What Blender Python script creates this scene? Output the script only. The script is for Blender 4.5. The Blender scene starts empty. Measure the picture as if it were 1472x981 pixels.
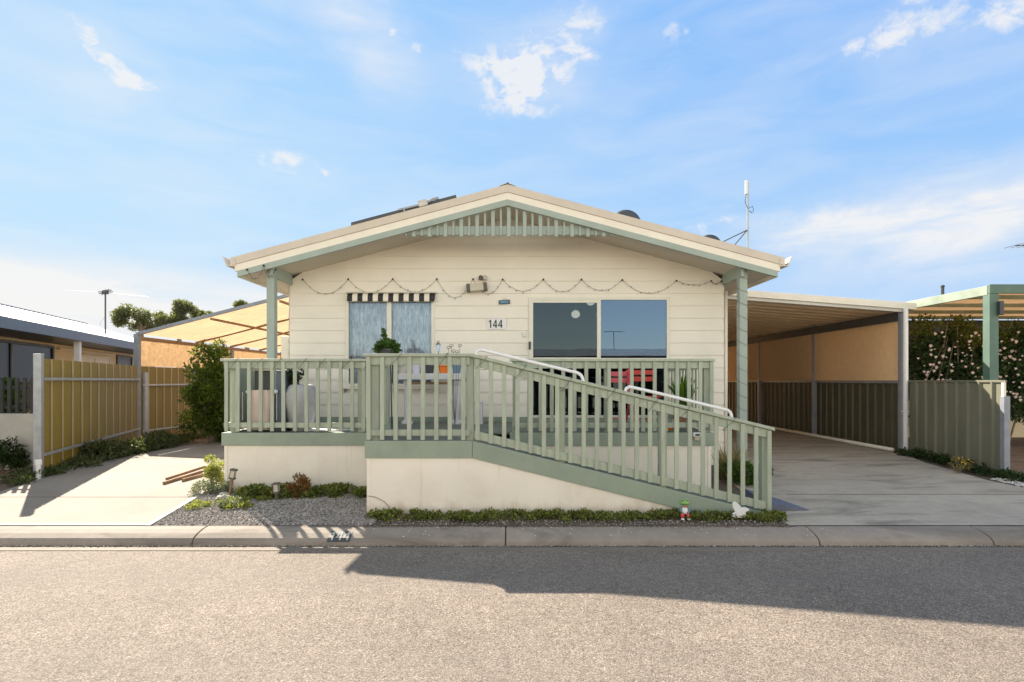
import bpy, math, random
import numpy as np
from mathutils import Vector, Matrix
R = math.radians
PI = math.pi
random.seed(7)
scene = bpy.context.scene
COL = scene.collection
# ------------------------------------------------------------------ camera
F = 800.0; HOR = 547.0; CX = 736.0; CAMZ = 1.66
cam = bpy.data.cameras.new('camera'); camo = bpy.data.objects.new('camera', cam); COL.objects.link(camo)
camo.location = (0, 0, CAMZ); camo.rotation_euler = (R(90), 0, 0)
cam.sensor_width = 36; cam.lens = 36*F/1472; cam.shift_y = (HOR-490.5)/1472
cam.clip_end = 2000; cam.clip_start = .05
scene.camera = camo
def P(px, py, Y): return Vector(((px-CX)*Y/F, Y, CAMZ-(py-HOR)*Y/F))
# ------------------------------------------------------------------ sun, exposure
SUN = Vector((-.865, 1.10, 1.0)).normalized()
elev = math.asin(SUN.z); azim = math.atan2(SUN.x, SUN.y)
sl = bpy.data.lights.new('sun', 'SUN'); sl.energy = 4.5; sl.angle = R(.5); sl.color = (1, .885, .73)
so = bpy.data.objects.new('sun', sl); COL.objects.link(so)
so.rotation_euler = (-SUN).to_track_quat('-Z', 'Y').to_euler(); so.location = (-20, 25, 25)
scene.view_settings.view_transform = 'Standard'; scene.view_settings.look = 'None'
scene.view_settings.exposure = 1.43; scene.view_settings.gamma = 1
scene.view_settings.use_curve_mapping = False
SKY = .145
# ------------------------------------------------------------------ node helper
class NT:
    def __init__(s, tree): s.t = tree; s.t.nodes.clear()
    def n(s, typ, ins=None, **kw):
        nd = s.t.nodes.new(typ)
        for k, v in kw.items(): setattr(nd, k, v)
        if ins:
            for k, v in ins.items():
                sk = nd.inputs[k]
                if hasattr(v, 'is_linked'): s.t.links.new(v, sk)
                elif hasattr(v, 'bl_idname') and hasattr(v, 'outputs'): s.t.links.new(v.outputs[0], sk)
                else: sk.default_value = v
        return nd
    def m(s, op, a, b=0.0, c=0.0, clamp=False):
        nd = s.n('ShaderNodeMath', {0: a, 1: b, 2: c}, operation=op); nd.use_clamp = clamp
        return nd.outputs[0]
    def mix(s, f, a, b, blend='MIX'):
        nd = s.n('ShaderNodeMix', data_type='RGBA', blend_type=blend)
        for idx, v in ((0, f), (6, a), (7, b)):
            if hasattr(v, 'is_linked'): s.t.links.new(v, nd.inputs[idx])
            elif idx == 0: nd.inputs[0].default_value = v
            else: nd.inputs[idx].default_value = tuple(v)+((1,) if len(v) == 3 else ())
        return nd.outputs[2]
    def mr(s, v, a, b, c=0.0, d=1.0, smooth=False):
        nd = s.n('ShaderNodeMapRange', {0: v, 1: a, 2: b, 3: c, 4: d})
        if smooth: nd.interpolation_type = 'SMOOTHSTEP'
        return nd.outputs[0]
# ------------------------------------------------------------------ world
w = bpy.data.worlds.new('World'); scene.world = w; w.use_nodes = True
T = NT(w.node_tree)
sky = T.n('ShaderNodeTexSky', sky_type='NISHITA', sun_disc=False, sun_elevation=elev, sun_rotation=azim,
          altitude=0, air_density=1.0, dust_density=.35, ozone_density=1.6)
tc = T.n('ShaderNodeTexCoord'); D = tc.outputs['Generated']
sx = T.n('ShaderNodeSeparateXYZ', {0: D}); X_, Y_, Z_ = sx.outputs
az = T.m('ARCTAN2', X_, Y_); el = T.m('ARCSINE', Z_)
def ae(px, py):
    a = math.atan2(px-CX, F); return a, math.atan2(HOR-py, math.hypot(px-CX, F))
warpn = T.n('ShaderNodeTexNoise', {'Vector': D, 'Scale': 7.0, 'Detail': 5.0, 'Roughness': .6})
wsep = T.n('ShaderNodeSeparateXYZ', {0: warpn.outputs['Color']})
azw = T.m('MULTIPLY_ADD', wsep.outputs[0], .14, T.m('ADD', az, -.07))
elw = T.m('MULTIPLY_ADD', wsep.outputs[1], .10, T.m('ADD', el, -.05))
def blob(px, py, wx, wy, k, warp=True, rot=0):
    a, e = ae(px, py); A, E = (azw, elw) if warp else (az, el)
    wa, we = wx/1000., wy/1000.
    da = T.m('SUBTRACT', A, a); de = T.m('SUBTRACT', E, e)
    c, s_ = math.cos(rot), math.sin(rot)
    p = T.m('MULTIPLY_ADD', da, c/wa, T.m('MULTIPLY', de, s_/wa))
    q = T.m('MULTIPLY_ADD', da, -s_/we, T.m('MULTIPLY', de, c/we))
    r = T.m('ADD', T.m('MULTIPLY', p, p), T.m('MULTIPLY', q, q))
    return T.m('MULTIPLY', T.m('EXPONENT', T.m('MULTIPLY', r, -1.0)), k)
def total(lst):
    o = lst[0]
    for x in lst[1:]: o = T.m('ADD', o, x)
    return o
# puffy clouds: a smooth coverage field broken up by fine noise
puffs = total([blob(112, 48, 30, 14, .7, True, -.6), blob(155, 88, 52, 20, .85, True, -.7), blob(192, 114, 30, 14, .75, True, -.5),
    blob(760, 100, 75, 52, 1.35), blob(700, 95, 80, 20, .8, True, -.1), blob(735, 140, 60, 30, .9, True, .1), blob(820, 68, 60, 14, .7),
    blob(415, 230, 55, 22, .95), blob(478, 244, 18, 13, .8), blob(820, 18, 62, 24, .85), blob(955, 62, 22, 14, .8), blob(985, 52, 14, 10, .7), blob(560, 32, 18, 10, .8), blob(590, 66, 24, 10, .7), blob(960, 105, 14, 12, .4),
    blob(1300, 45, 34, 18, .9), blob(1245, 64, 30, 14, .85), blob(1385, 18, 60, 24, .72), blob(1320, 5, 50, 16, .62), blob(1450, 5, 30, 20, .8),
    blob(1035, 330, 50, 14, .8), blob(240, 378, 50, 12, .55)])
mp = T.n('ShaderNodeMapping', {'Vector': D, 'Scale': (1, 1, 1.8)})
fine = T.n('ShaderNodeTexNoise', {'Vector': mp, 'Scale': 26.0, 'Detail': 10.0, 'Roughness': .62, 'Distortion': .35})
cov = T.m('MULTIPLY', T.mr(T.m('MULTIPLY', puffs, T.m('ADD', T.mr(fine.outputs['Fac'], .30, .68, 0, 1.2), .10)), .05, 1.12, 0, 1, True), .80)
# soft sheets and veil
mp2 = T.n('ShaderNodeMapping', {'Vector': D, 'Scale': (1, 1, 4.5), 'Rotation': (0, .12, 0)})
soft = T.n('ShaderNodeTexNoise', {'Vector': mp2, 'Scale': 5.0, 'Detail': 8.0, 'Roughness': .55, 'Distortion': .4})
sheets = total([blob(1330, 345, 230, 60, 1.0), blob(1200, 325, 110, 20, .8), blob(1450, 300, 120, 40, .8), blob(1400, 225, 110, 26, .55), blob(520, 40, 120, 60, .75, True, -.8), blob(745, 105, 150, 60, .55), blob(415, 238, 90, 30, .4), blob(1340, 30, 150, 50, .4), blob(820, 20, 90, 30, .4), blob(150, 90, 80, 60, .35, True, -.7), blob(450, 20, 120, 30, .3),
    blob(150, 420, 330, 42, 1.2, False), blob(-60, 455, 330, 60, 1.0, False), blob(420, 440, 250, 30, .45), blob(0, 40, 160, 90, .3), blob(620, 300, 220, 35, .22), blob(820, 215, 80, 40, .2), blob(1150, 200, 60, 30, .2)])
shm = T.m('MULTIPLY', sheets, T.mr(soft.outputs['Fac'], .3, .68, .3, 1.1), clamp=True)
veil_n = T.mr(soft.outputs['Fac'], .36, .78, 0, .36)
veil = T.m('MULTIPLY', veil_n, T.mr(el, 0, .25, 1, .8), clamp=True)
den = T.m('MAXIMUM', cov, T.m('MAXIMUM', T.m('MULTIPLY', shm, .85), veil))
front = T.mr(Y_, -.2, .2)
den = T.m('MULTIPLY', den, front, clamp=True)
K = .96/(SKY*2**scene.view_settings.exposure)
skc = T.n('ShaderNodeHueSaturation', {'Color': sky.outputs[0], 'Saturation': .6, 'Value': 1.0})
cloudcol = (K*1.0, K*.975, K*.95)
# the bright hazy half of the sky towards the sun, levelled off
KK = 1/(SKY*2**scene.view_settings.exposure)
def kc(c): return tuple(x*KK for x in c)
azf = T.mr(az, -.75, .75, 0, 1, True)
c_h = T.mix(azf, kc((.90, .90, .90)), kc((.62, .76, .96)))
c_m = T.mix(azf, kc((.56, .79, 1.0)), kc((.36, .62, .98)))
c_t = T.mix(azf, kc((.38, .66, 1.0)), kc((.23, .49, .96)))
cg = T.mix(T.mr(el, 0, .22, 0, 1, True), c_h, c_m); cg = T.mix(T.mr(el, .2, .62, 0, 1, True), cg, c_t)
frontf = T.mr(Y_, -.35, .35, 0, 1, True)
skb = T.mix(frontf, T.mix(1.0, skc.outputs[0], (1.22, 1.03, .80), 'MULTIPLY'), cg)
skyfin = T.mix(den, skb, cloudcol)
bg = T.n('ShaderNodeBackground', {'Color': skyfin, 'Strength': SKY})
T.n('ShaderNodeOutputWorld', {'Surface': bg})
# ------------------------------------------------------------------ materials
MATS = {}
def pmat(name, col, rough=.6, var=.12, vscale=3.0, bump=0.0, bscale=60.0, col2=None, spec=.4, metal=0.0, dirt=0.0, dirtcol=(.12, .09, .06), dscale=1.2, stretch=(1, 1, 1), fine=.0, island=0.0, objvar=0.0, splash=None):
    m = bpy.data.materials.new(name); m.use_nodes = True; t = NT(m.node_tree)
    c = t.n('ShaderNodeTexCoord').outputs['Object']
    g = t.n('ShaderNodeNewGeometry').outputs['Position']
    mpn = t.n('ShaderNodeMapping', {'Vector': g, 'Scale': stretch})
    nz = t.n('ShaderNodeTexNoise', {'Vector': mpn, 'Scale': vscale, 'Detail': 6.0, 'Roughness': .6})
    c1 = tuple(x*(1-var) for x in col); c2 = tuple(min(1, x*(1+var)) for x in (col2 or col))
    out = t.mix(t.mr(nz.outputs['Fac'], .3, .7), c1, c2)
    if fine:
        nf = t.n('ShaderNodeTexNoise', {'Vector': g, 'Scale': bscale, 'Detail': 3.0, 'Roughness': .7})
        out = t.mix(1.0, out, t.mix(t.mr(nf.outputs['Fac'], .3, .7), (1-fine,)*3, (1+fine,)*3), 'MULTIPLY')
    if island:
        gi = t.n('ShaderNodeNewGeometry').outputs['Random Per Island']
        out = t.mix(1.0, out, t.mix(gi, (1-island,)*3, (1+island,)*3), 'MULTIPLY')
    if objvar:
        oi = t.n('ShaderNodeObjectInfo').outputs['Random']
        out = t.mix(1.0, out, t.mix(oi, (1-objvar,)*3, (1+objvar*.6, 1+objvar*.6, 1+objvar*.2)), 'MULTIPLY')
    if splash:
        zz = t.n('ShaderNodeSeparateXYZ', {0: g}).outputs[2]
        ns = t.n('ShaderNodeTexNoise', {'Vector': t.n('ShaderNodeMapping', {'Vector': g, 'Scale': (6, 6, 2)}), 'Scale': 1.0, 'Detail': 8.0, 'Roughness': .7})
        hgt = t.m('ADD', t.m('MULTIPLY', ns.outputs['Fac'], .5), -.05)
        out = t.mix(t.m('MULTIPLY', t.mr(t.m('SUBTRACT', hgt, zz), -.06, .12), .6), out, splash)
        nv = t.n('ShaderNodeTexNoise', {'Vector': t.n('ShaderNodeMapping', {'Vector': g, 'Scale': (16, 16, .8)}), 'Scale': 1.0, 'Detail': 4.0})
        out = t.mix(t.mr(nv.outputs['Fac'], .62, .8, 0, .35), out, splash)
    if dirt:
        nd = t.n('ShaderNodeTexNoise', {'Vector': mpn, 'Scale': dscale, 'Detail': 8.0, 'Roughness': .68, 'Distortion': .6})
        out = t.mix(t.m('MULTIPLY', t.mr(nd.outputs['Fac'], .5, .78), dirt), out, dirtcol)
    b = t.n('ShaderNodeBsdfPrincipled', {'Base Color': out, 'Roughness': rough, 'Metallic': metal})
    b.inputs['Specular IOR Level'].default_value = spec
    if bump:
        nb = t.n('ShaderNodeTexNoise', {'Vector': mpn if stretch != (1, 1, 1) else g, 'Scale': bscale, 'Detail': 4.0, 'Roughness': .6})
        bp = t.n('ShaderNodeBump', {'Height': nb.outputs['Fac'], 'Strength': bump, 'Distance': .01})
        t.t.links.new(bp.outputs[0], b.inputs['Normal'])
    t.n('ShaderNodeOutputMaterial', {'Surface': b})
    MATS[name] = m; return m
def leafmat(name, cols, trans=.35, rough=.45):
    m = bpy.data.materials.new(name); m.use_nodes = True; t = NT(m.node_tree)
    gi = t.n('ShaderNodeNewGeometry').outputs['Random Per Island']
    cr = t.n('ShaderNodeValToRGB', {'Fac': gi}); e = cr.color_ramp
    for i, c in enumerate(cols):
        if i < 2: el_ = e.elements[i]; el_.position = i/(len(cols)-1)
        else: el_ = e.elements.new(i/(len(cols)-1))
        el_.color = (*c, 1)
    b = t.n('ShaderNodeBsdfPrincipled', {'Base Color': cr.outputs[0], 'Roughness': rough}); b.inputs['Specular IOR Level'].default_value = .35
    tr = t.n('ShaderNodeBsdfTranslucent', {'Color': t.mix(1.0, cr.outputs[0], (1.5, 1.5, .7), 'MULTIPLY')})
    mx = t.n('ShaderNodeMixShader', {0: trans, 1: b, 2: tr})
    t.n('ShaderNodeOutputMaterial', {'Surface': mx}); MATS[name] = m; return m
def clothmat(name, col, trans=.55, alpha=.06, scale=40, st=(1, 1, 1), col2=None, lo=.85, hi=1.12, amp=1.0):
    m = bpy.data.materials.new(name); m.use_nodes = True; t = NT(m.node_tree)
    g = t.n('ShaderNodeNewGeometry').outputs['Position']
    mpn = t.n('ShaderNodeMapping', {'Vector': g, 'Scale': (1, 5, 5)})
    nz = t.n('ShaderNodeTexNoise', {'Vector': mpn, 'Scale': 1.6, 'Detail': 7.0, 'Roughness': .65})
    nf = t.n('ShaderNodeTexNoise', {'Vector': t.n('ShaderNodeMapping', {'Vector': g, 'Scale': st}), 'Scale': scale, 'Detail': 3.0, 'Distortion': .6})
    out = t.mix(t.mr(nz.outputs['Fac'], .3, .7), tuple(x*(1-.18*amp) for x in col), tuple(min(1, x*(1+.12*amp)) for x in (col2 or col)))
    out = t.mix(1.0, out, t.mix(t.mr(nf.outputs['Fac'], .3, .7), (lo,)*3, (hi,)*3), 'MULTIPLY')
    d = t.n('ShaderNodeBsdfDiffuse', {'Color': out}); tr = t.n('ShaderNodeBsdfTranslucent', {'Color': out})
    mx = t.n('ShaderNodeMixShader', {0: trans, 1: d, 2: tr})
    mx2 = t.n('ShaderNodeMixShader', {0: alpha, 1: mx, 2: t.n('ShaderNodeBsdfTransparent')})
    t.n('ShaderNodeOutputMaterial', {'Surface': mx2}); MATS[name] = m; return m
def glassmat(name, tint=(.5, .55, .55), refl=1.0, ior=1.6, col=(.55, .76, 1.0)):
    m = bpy.data.materials.new(name); m.use_nodes = True; t = NT(m.node_tree)
    fr = t.n('ShaderNodeFresnel', {'IOR': ior}); g = t.n('ShaderNodeNewGeometry').outputs['Position']
    nz = t.n('ShaderNodeTexNoise', {'Vector': g, 'Scale': 1.3, 'Detail': 1.0})
    bp = t.n('ShaderNodeBump', {'Height': nz.outputs['Fac'], 'Strength': .06, 'Distance': .02})
    gl = t.n('ShaderNodeBsdfGlossy', {'Color': (*col, 1), 'Roughness': .0, 'Normal': bp})
    tr = t.n('ShaderNodeBsdfTransparent', {'Color': (*tint, 1)})
    f = t.m('MULTIPLY', fr.outputs[0], refl, clamp=True)
    t.n('ShaderNodeOutputMaterial', {'Surface': t.n('ShaderNodeMixShader', {0: f, 1: tr, 2: gl})}); MATS[name] = m; return m
def emat(name, col, st):
    m = bpy.data.materials.new(name); m.use_nodes = True; t = NT(m.node_tree)
    t.n('ShaderNodeOutputMaterial', {'Surface': t.n('ShaderNodeEmission', {'Color': (*col, 1), 'Strength': st})}); MATS[name] = m; return m

# chip-seal road
def roadmat():
    m = bpy.data.materials.new('chip_seal'); m.use_nodes = True; t = NT(m.node_tree)
    g = t.n('ShaderNodeNewGeometry').outputs['Position']
    wob = t.n('ShaderNodeTexNoise', {'Vector': g, 'Scale': 30.0, 'Detail': 2.0})
    gv = t.n('ShaderNodeMix', data_type='VECTOR'); t.t.links.new(g, gv.inputs[4]); t.t.links.new(wob.outputs['Color'], gv.inputs[5]); gv.inputs[0].default_value = .012
    v = t.n('ShaderNodeTexVoronoi', {'Vector': gv.outputs[1], 'Scale': 118.0, 'Randomness': 1.0})
    rnd = t.n('ShaderNodeSeparateColor', {0: v.outputs['Color']}).outputs[0]
    cr = t.n('ShaderNodeValToRGB', {'Fac': rnd}); e = cr.color_ramp
    e.elements[0].color = (.12, .095, .075, 1); e.elements[1].position = 1; e.elements[1].color = (.56, .48, .40, 1)
    for p_, c_ in ((.22, (.235, .195, .158, 1)), (.55, (.30, .25, .205, 1)), (.85, (.38, .32, .262, 1)), (.95, (.38, .325, .265, 1))):
        x = e.elements.new(p_); x.color = c_
    big = t.n('ShaderNodeTexNoise', {'Vector': g, 'Scale': .9, 'Detail': 6.0, 'Roughness': .6})
    mid = t.n('ShaderNodeTexNoise', {'Vector': g, 'Scale': 14.0, 'Detail': 4.0, 'Roughness': .7})
    c = t.mix(1.0, cr.outputs[0], t.mix(t.mr(big.outputs['Fac'], .3, .7), (.86,)*3, (1.12,)*3), 'MULTIPLY')
    c = t.mix(1.0, c, t.mix(t.mr(mid.outputs['Fac'], .3, .7), (.8,)*3, (1.14,)*3), 'MULTIPLY')
    # dark pits between chips
    pit = t.mr(v.outputs['Distance'], .32, .62)
    c = t.mix(t.m('MULTIPLY', pit, .5), c, (.06, .05, .045))
    # polished wheel paths along the street
    yy = t.n('ShaderNodeSeparateXYZ', {0: g}).outputs[1]
    yw = t.m('MULTIPLY_ADD', big.outputs['Fac'], .5, yy)
    trk = t.m('ADD', t.m('EXPONENT', t.m('MULTIPLY', t.m('POWER', t.m('SUBTRACT', yw, 4.9), 2.0), -9.0)), t.m('EXPONENT', t.m('MULTIPLY', t.m('POWER', t.m('SUBTRACT', yw, 3.35), 2.0), -9.0)))
    c = t.mix(t.m('MULTIPLY', trk, .22), c, (.19, .165, .145))
    # bitumen-rich patch
    pt = t.n('ShaderNodeTexNoise', {'Vector': t.n('ShaderNodeMapping', {'Vector': g, 'Scale': (.8, 2.0, 1)}), 'Scale': 1.1, 'Detail': 7.0, 'Distortion': 1.0})
    c = t.mix(t.mr(pt.outputs['Fac'], .64, .74, 0, .35), c, (.12, .11, .11))
    b = t.n('ShaderNodeBsdfPrincipled', {'Base Color': c, 'Roughness': .85}); b.inputs['Specular IOR Level'].default_value = .25
    h = t.m('SUBTRACT', t.m('MULTIPLY', rnd, .5), v.outputs['Distance'])
    bp = t.n('ShaderNodeBump', {'Height': h, 'Strength': .45, 'Distance': .005}); t.t.links.new(bp.outputs[0], b.inputs['Normal'])
    t.n('ShaderNodeOutputMaterial', {'Surface': b}); MATS['road'] = m
roadmat()
def concretemat(name, col, dirt, joints=None, tint=(.25, .19, .14)):
    m = bpy.data.materials.new(name); m.use_nodes = True; t = NT(m.node_tree)
    g = t.n('ShaderNodeNewGeometry').outputs['Position']
    a = t.n('ShaderNodeTexNoise', {'Vector': g, 'Scale': .8, 'Detail': 8.0, 'Roughness': .62, 'Distortion': .5})
    b_ = t.n('ShaderNodeTexNoise', {'Vector': g, 'Scale': 9.0, 'Detail': 6.0, 'Roughness': .7})
    f_ = t.n('ShaderNodeTexNoise', {'Vector': g, 'Scale': 160.0, 'Detail': 2.0})
    st = t.n('ShaderNodeTexNoise', {'Vector': t.n('ShaderNodeMapping', {'Vector': g, 'Scale': (.5, 1.7, 1)}), 'Scale': 1.3, 'Detail': 9.0, 'Roughness': .66, 'Distortion': 1.2})
    c = t.mix(t.mr(a.outputs['Fac'], .3, .7), tuple(x*.82 for x in col), tuple(x*1.12 for x in col))
    c = t.mix(1.0, c, t.mix(t.mr(b_.outputs['Fac'], .3, .7), (.9,)*3, (1.08,)*3), 'MULTIPLY')
    c = t.mix(1.0, c, t.mix(t.mr(f_.outputs['Fac'], .3, .7), (.9,)*3, (1.1,)*3), 'MULTIPLY')
    c = t.mix(t.mr(st.outputs['Fac'], .5, .72, 0, dirt), c, tint)
    bs = t.n('ShaderNodeBsdfPrincipled', {'Base Color': c, 'Roughness': .8}); bs.inputs['Specular IOR Level'].default_value = .3
    hb = t.m('ADD', t.m('MULTIPLY', b_.outputs['Fac'], .6), t.m('MULTIPLY', f_.outputs['Fac'], .5))
    bp = t.n('ShaderNodeBump', {'Height': hb, 'Strength': .25, 'Distance': .01}); t.t.links.new(bp.outputs[0], bs.inputs['Normal'])
    t.n('ShaderNodeOutputMaterial', {'Surface': bs}); MATS[name] = m
concretemat('concrete_left', (.27, .235, .195), .45, tint=(.26, .20, .15))
concretemat('concrete_right', (.45, .395, .32), .8, tint=(.11, .095, .08))
concretemat('kerb', (.31, .265, .22), .9, tint=(.14, .115, .095))
concretemat('gutter', (.23, .195, .16), .7, tint=(.16, .13, .11))
pmat('dirt', (.13, .095, .07), .95, .35, 2.5, .8, 45, fine=.35)
pmat('dirt_red', (.22, .15, .11), .95, .25, 2.5, .5, 45, fine=.3)
pmat('gravel_bed', (.20, .17, .145), .9, .3, 6, .9, 110, fine=.5)
pmat('stone_chip', (.31, .28, .25), .85, .1, 3, island=.55)
pmat('cream_wall', (.83, .785, .70), .5, .04, 1.5, .06, 220, dirt=.08, dirtcol=(.5, .42, .3))
pmat('cream_skirt', (.87, .81, .71), .65, .05, 1.3, .1, 120, splash=(.50, .37, .24), dirt=.25, dirtcol=(.55, .42, .28), dscale=1.6)
pmat('cream_trim', (.82, .765, .66), .45, .05, 2.5, .04, 120)
pmat('barge_cap', (.62, .55, .47), .5, .06, 2.5, .05, 90)
pmat('soffit', (.64, .585, .49), .7, .06, 1.5)
pmat('roof_metal', (.5, .49, .46), .4, .08, 3, spec=.5)
pmat('sage', (.415, .465, .375), .55, .12, 3.0, .2, 50, dirt=.35, dirtcol=(.22, .24, .17), dscale=3.5, stretch=(5, 5, 1), island=.08, objvar=.09)
pmat('sage_dark', (.29, .345, .275), .6, .10, 3.0, .12, 70, dirt=.2, dirtcol=(.16, .19, .16), dscale=2.5)
pmat('sage_gable', (.345, .41, .37), .55, .08, 3.0, .08, 70)
pmat('deck_floor', (.15, .18, .15), .65, .12, 4, .15, 60, dirt=.3, island=.12)
pmat('gap_dark', (.05, .05, .045), .9, .2)
pmat('white_metal', (.82, .82, .82), .25, .03, 5, spec=.6)
pmat('alu_frame', (.74, .72, .63), .35, .04, 5, spec=.5)
pmat('black', (.015, .015, .016), .5, .2)
pmat('charcoal', (.06, .065, .07), .5, .2)
pmat('galv', (.36, .38, .41), .4, .14, 9, .05, 60, metal=.5, spec=.5)
pmat('galv_blue', (.24, .26, .30), .45, .14, 7, .05, 60, spec=.5)
pmat('fence_olive', (.215, .155, .024), .5, .10, 2.2, spec=.4, dirt=.2, dirtcol=(.17, .12, .05), stretch=(1, 1, .35))
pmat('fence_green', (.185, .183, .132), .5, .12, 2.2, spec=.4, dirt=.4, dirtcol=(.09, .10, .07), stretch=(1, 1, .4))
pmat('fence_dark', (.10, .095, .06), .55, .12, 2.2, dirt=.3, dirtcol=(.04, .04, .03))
pmat('fence_rib_lit', (.40, .31, .17), .5, .08, 2)  # paler tan: glancing light on the ribs put into the colour
pmat('ceiling_rib', (.70, .55, .37), .5, .08, 2)
pmat('pergola_green', (.105, .175, .14), .6, .12, 4, .15, 60, dirt=.3, dirtcol=(.14, .26, .2), dscale=4, stretch=(1, 1, 1))
pmat('pergola_pale', (.30, .36, .285), .6, .16, 4, .15, 60, dirt=.4, dirtcol=(.2, .36, .28), dscale=4)  # paler copy of the green, light on the side faces put into the colour
clothmat('cloth_tan', (.64, .46, .27), .6, .03)
clothmat('cloth_brown', (.96, .78, .56), .6, .05, 90, lo=.96, hi=1.03, amp=.35)
clothmat('cloth_side', (.82, .65, .45), .62)
clothmat('cloth_roof', (.70, .55, .38), .6, .02)
clothmat('lace', (.93, .94, .97), .2, .0, 22, st=(1.6, .3, .3), lo=.6, hi=1.2)
clothmat('sheer', (.75, .78, .85), .5, .55, 60)
glassmat('glass_dark', (.18, .19, .19), .9)
glassmat('glass_clear', (.92, .94, .96), 1.1)
glassmat('glass_dim', (.3, .3, .3), .45, col=(.9, .9, .9))
glassmat('glass_blue', (.20, .22, .25), 2.5, col=(.40, .62, 1.0))
pmat('interior', (.20, .19, .18), .9, .1)
emat('lamp_lit', (1, .90, .72), 4.5)
pmat('white_paint', (.78, .78, .78), .6, .04, 6)
pmat('slate_blue', (.10, .13, .19), .4, .08, 5, spec=.5)
pmat('neighbour_wall', (.78, .66, .48), .7, .06, 2)
pmat('neighbour_roof', (.88, .88, .88), .4, .03, 5)
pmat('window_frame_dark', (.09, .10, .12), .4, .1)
pmat('bark', (.22, .17, .13), .9, .3, 8, .6, 40)
pmat('terracotta', (.42, .20, .11), .8, .12, 5)
pmat('orange_glaze', (.80, .20, .02), .25, .05, 5, spec=.6)
pmat('lilac_glaze', (.62, .62, .74), .3, .05, 5, spec=.6)
pmat('red_paint', (.62, .07, .05), .45, .1, 6)
pmat('pink_paint', (.65, .12, .16), .45, .1, 6)
pmat('stone_white', (.62, .62, .63), .75, .08, 8, .1, 60)
pmat('wrap_grey', (.52, .52, .54), .6, .14, 7, .5, 14)
pmat('pink_cloth', (.66, .54, .48), .85, .1, 6, .4, 12)
pmat('frog_green', (.22, .42, .12), .4, .15, 12, spec=.5)
pmat('frog_blue', (.16, .25, .36), .5, .1, 12)
pmat('frog_red', (.60, .06, .07), .45, .1, 12)
pmat('timber', (.30, .18, .11), .8, .3, 6, .5, 50, stretch=(1, 1, 1), island=.3)
pmat('mat_blue', (.13, .145, .20), .8, .15, 4, .3, 90)
pmat('solar', (.03, .035, .05), .2, .1, 5, spec=.7)
pmat('rock', (.36, .34, .31), .9, .2, 9, .7, 30)
pmat('lime_stone', (.50, .48, .44), .9, .2, 9, .7, 30)
pmat('sign_blue', (.10, .30, .45), .6, .2, 20)
pmat('lamp_glass', (.55, .50, .42), .4, .1, 20)
pmat('lamp_frame', (.12, .11, .09), .6, .2, 20)
pmat('grey_concrete_wall', (.62, .60, .56), .8, .1, 3)
leafmat('leaf_euc', [(.09, .11, .06), (.14, .16, .09), (.20, .21, .13)], .45)
leafmat('leaf_dark', [(.012, .03, .008), (.03, .06, .015), (.07, .11, .03)], .3)
leafmat('leaf_weed', [(.03, .055, .02), (.06, .09, .03), (.13, .15, .06), (.10, .08, .05)], .35)
leafmat('leaf_mid', [(.04, .09, .02), (.07, .14, .03), (.14, .22, .05)], .4)
leafmat('leaf_tall', [(.04, .07, .012), (.09, .14, .02), (.20, .26, .04), (.06, .09, .02)], .5)
leafmat('leaf_olive', [(.13, .15, .04), (.22, .25, .07), (.34, .36, .13)], .4)
leafmat('leaf_grey', [(.12, .15, .11), (.2, .23, .17), (.28, .30, .22)], .3)
leafmat('leaf_brown', [(.20, .08, .02), (.30, .14, .05), (.12, .12, .03)], .3)
leafmat('leaf_ground', [(.05, .08, .02), (.10, .15, .03), (.30, .33, .07), (.13, .10, .05), (.10, .17, .035)], .35)
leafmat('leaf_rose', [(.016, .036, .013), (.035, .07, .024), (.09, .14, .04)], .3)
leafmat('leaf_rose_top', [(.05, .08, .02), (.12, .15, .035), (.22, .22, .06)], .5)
leafmat('petal', [(.80, .70, .70), (.72, .42, .47), (.82, .76, .74), (.80, .66, .66), (.84, .82, .80)], .2)
leafmat('petal_yellow', [(.8, .5, .02), (.85, .62, .05)], .3)
leafmat('leaf_strap', [(.06, .14, .015), (.13, .24, .03), (.22, .34, .06)], .5)
leafmat('leaf_dry', [(.20, .15, .08), (.30, .24, .12), (.12, .14, .05)], .3)
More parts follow.
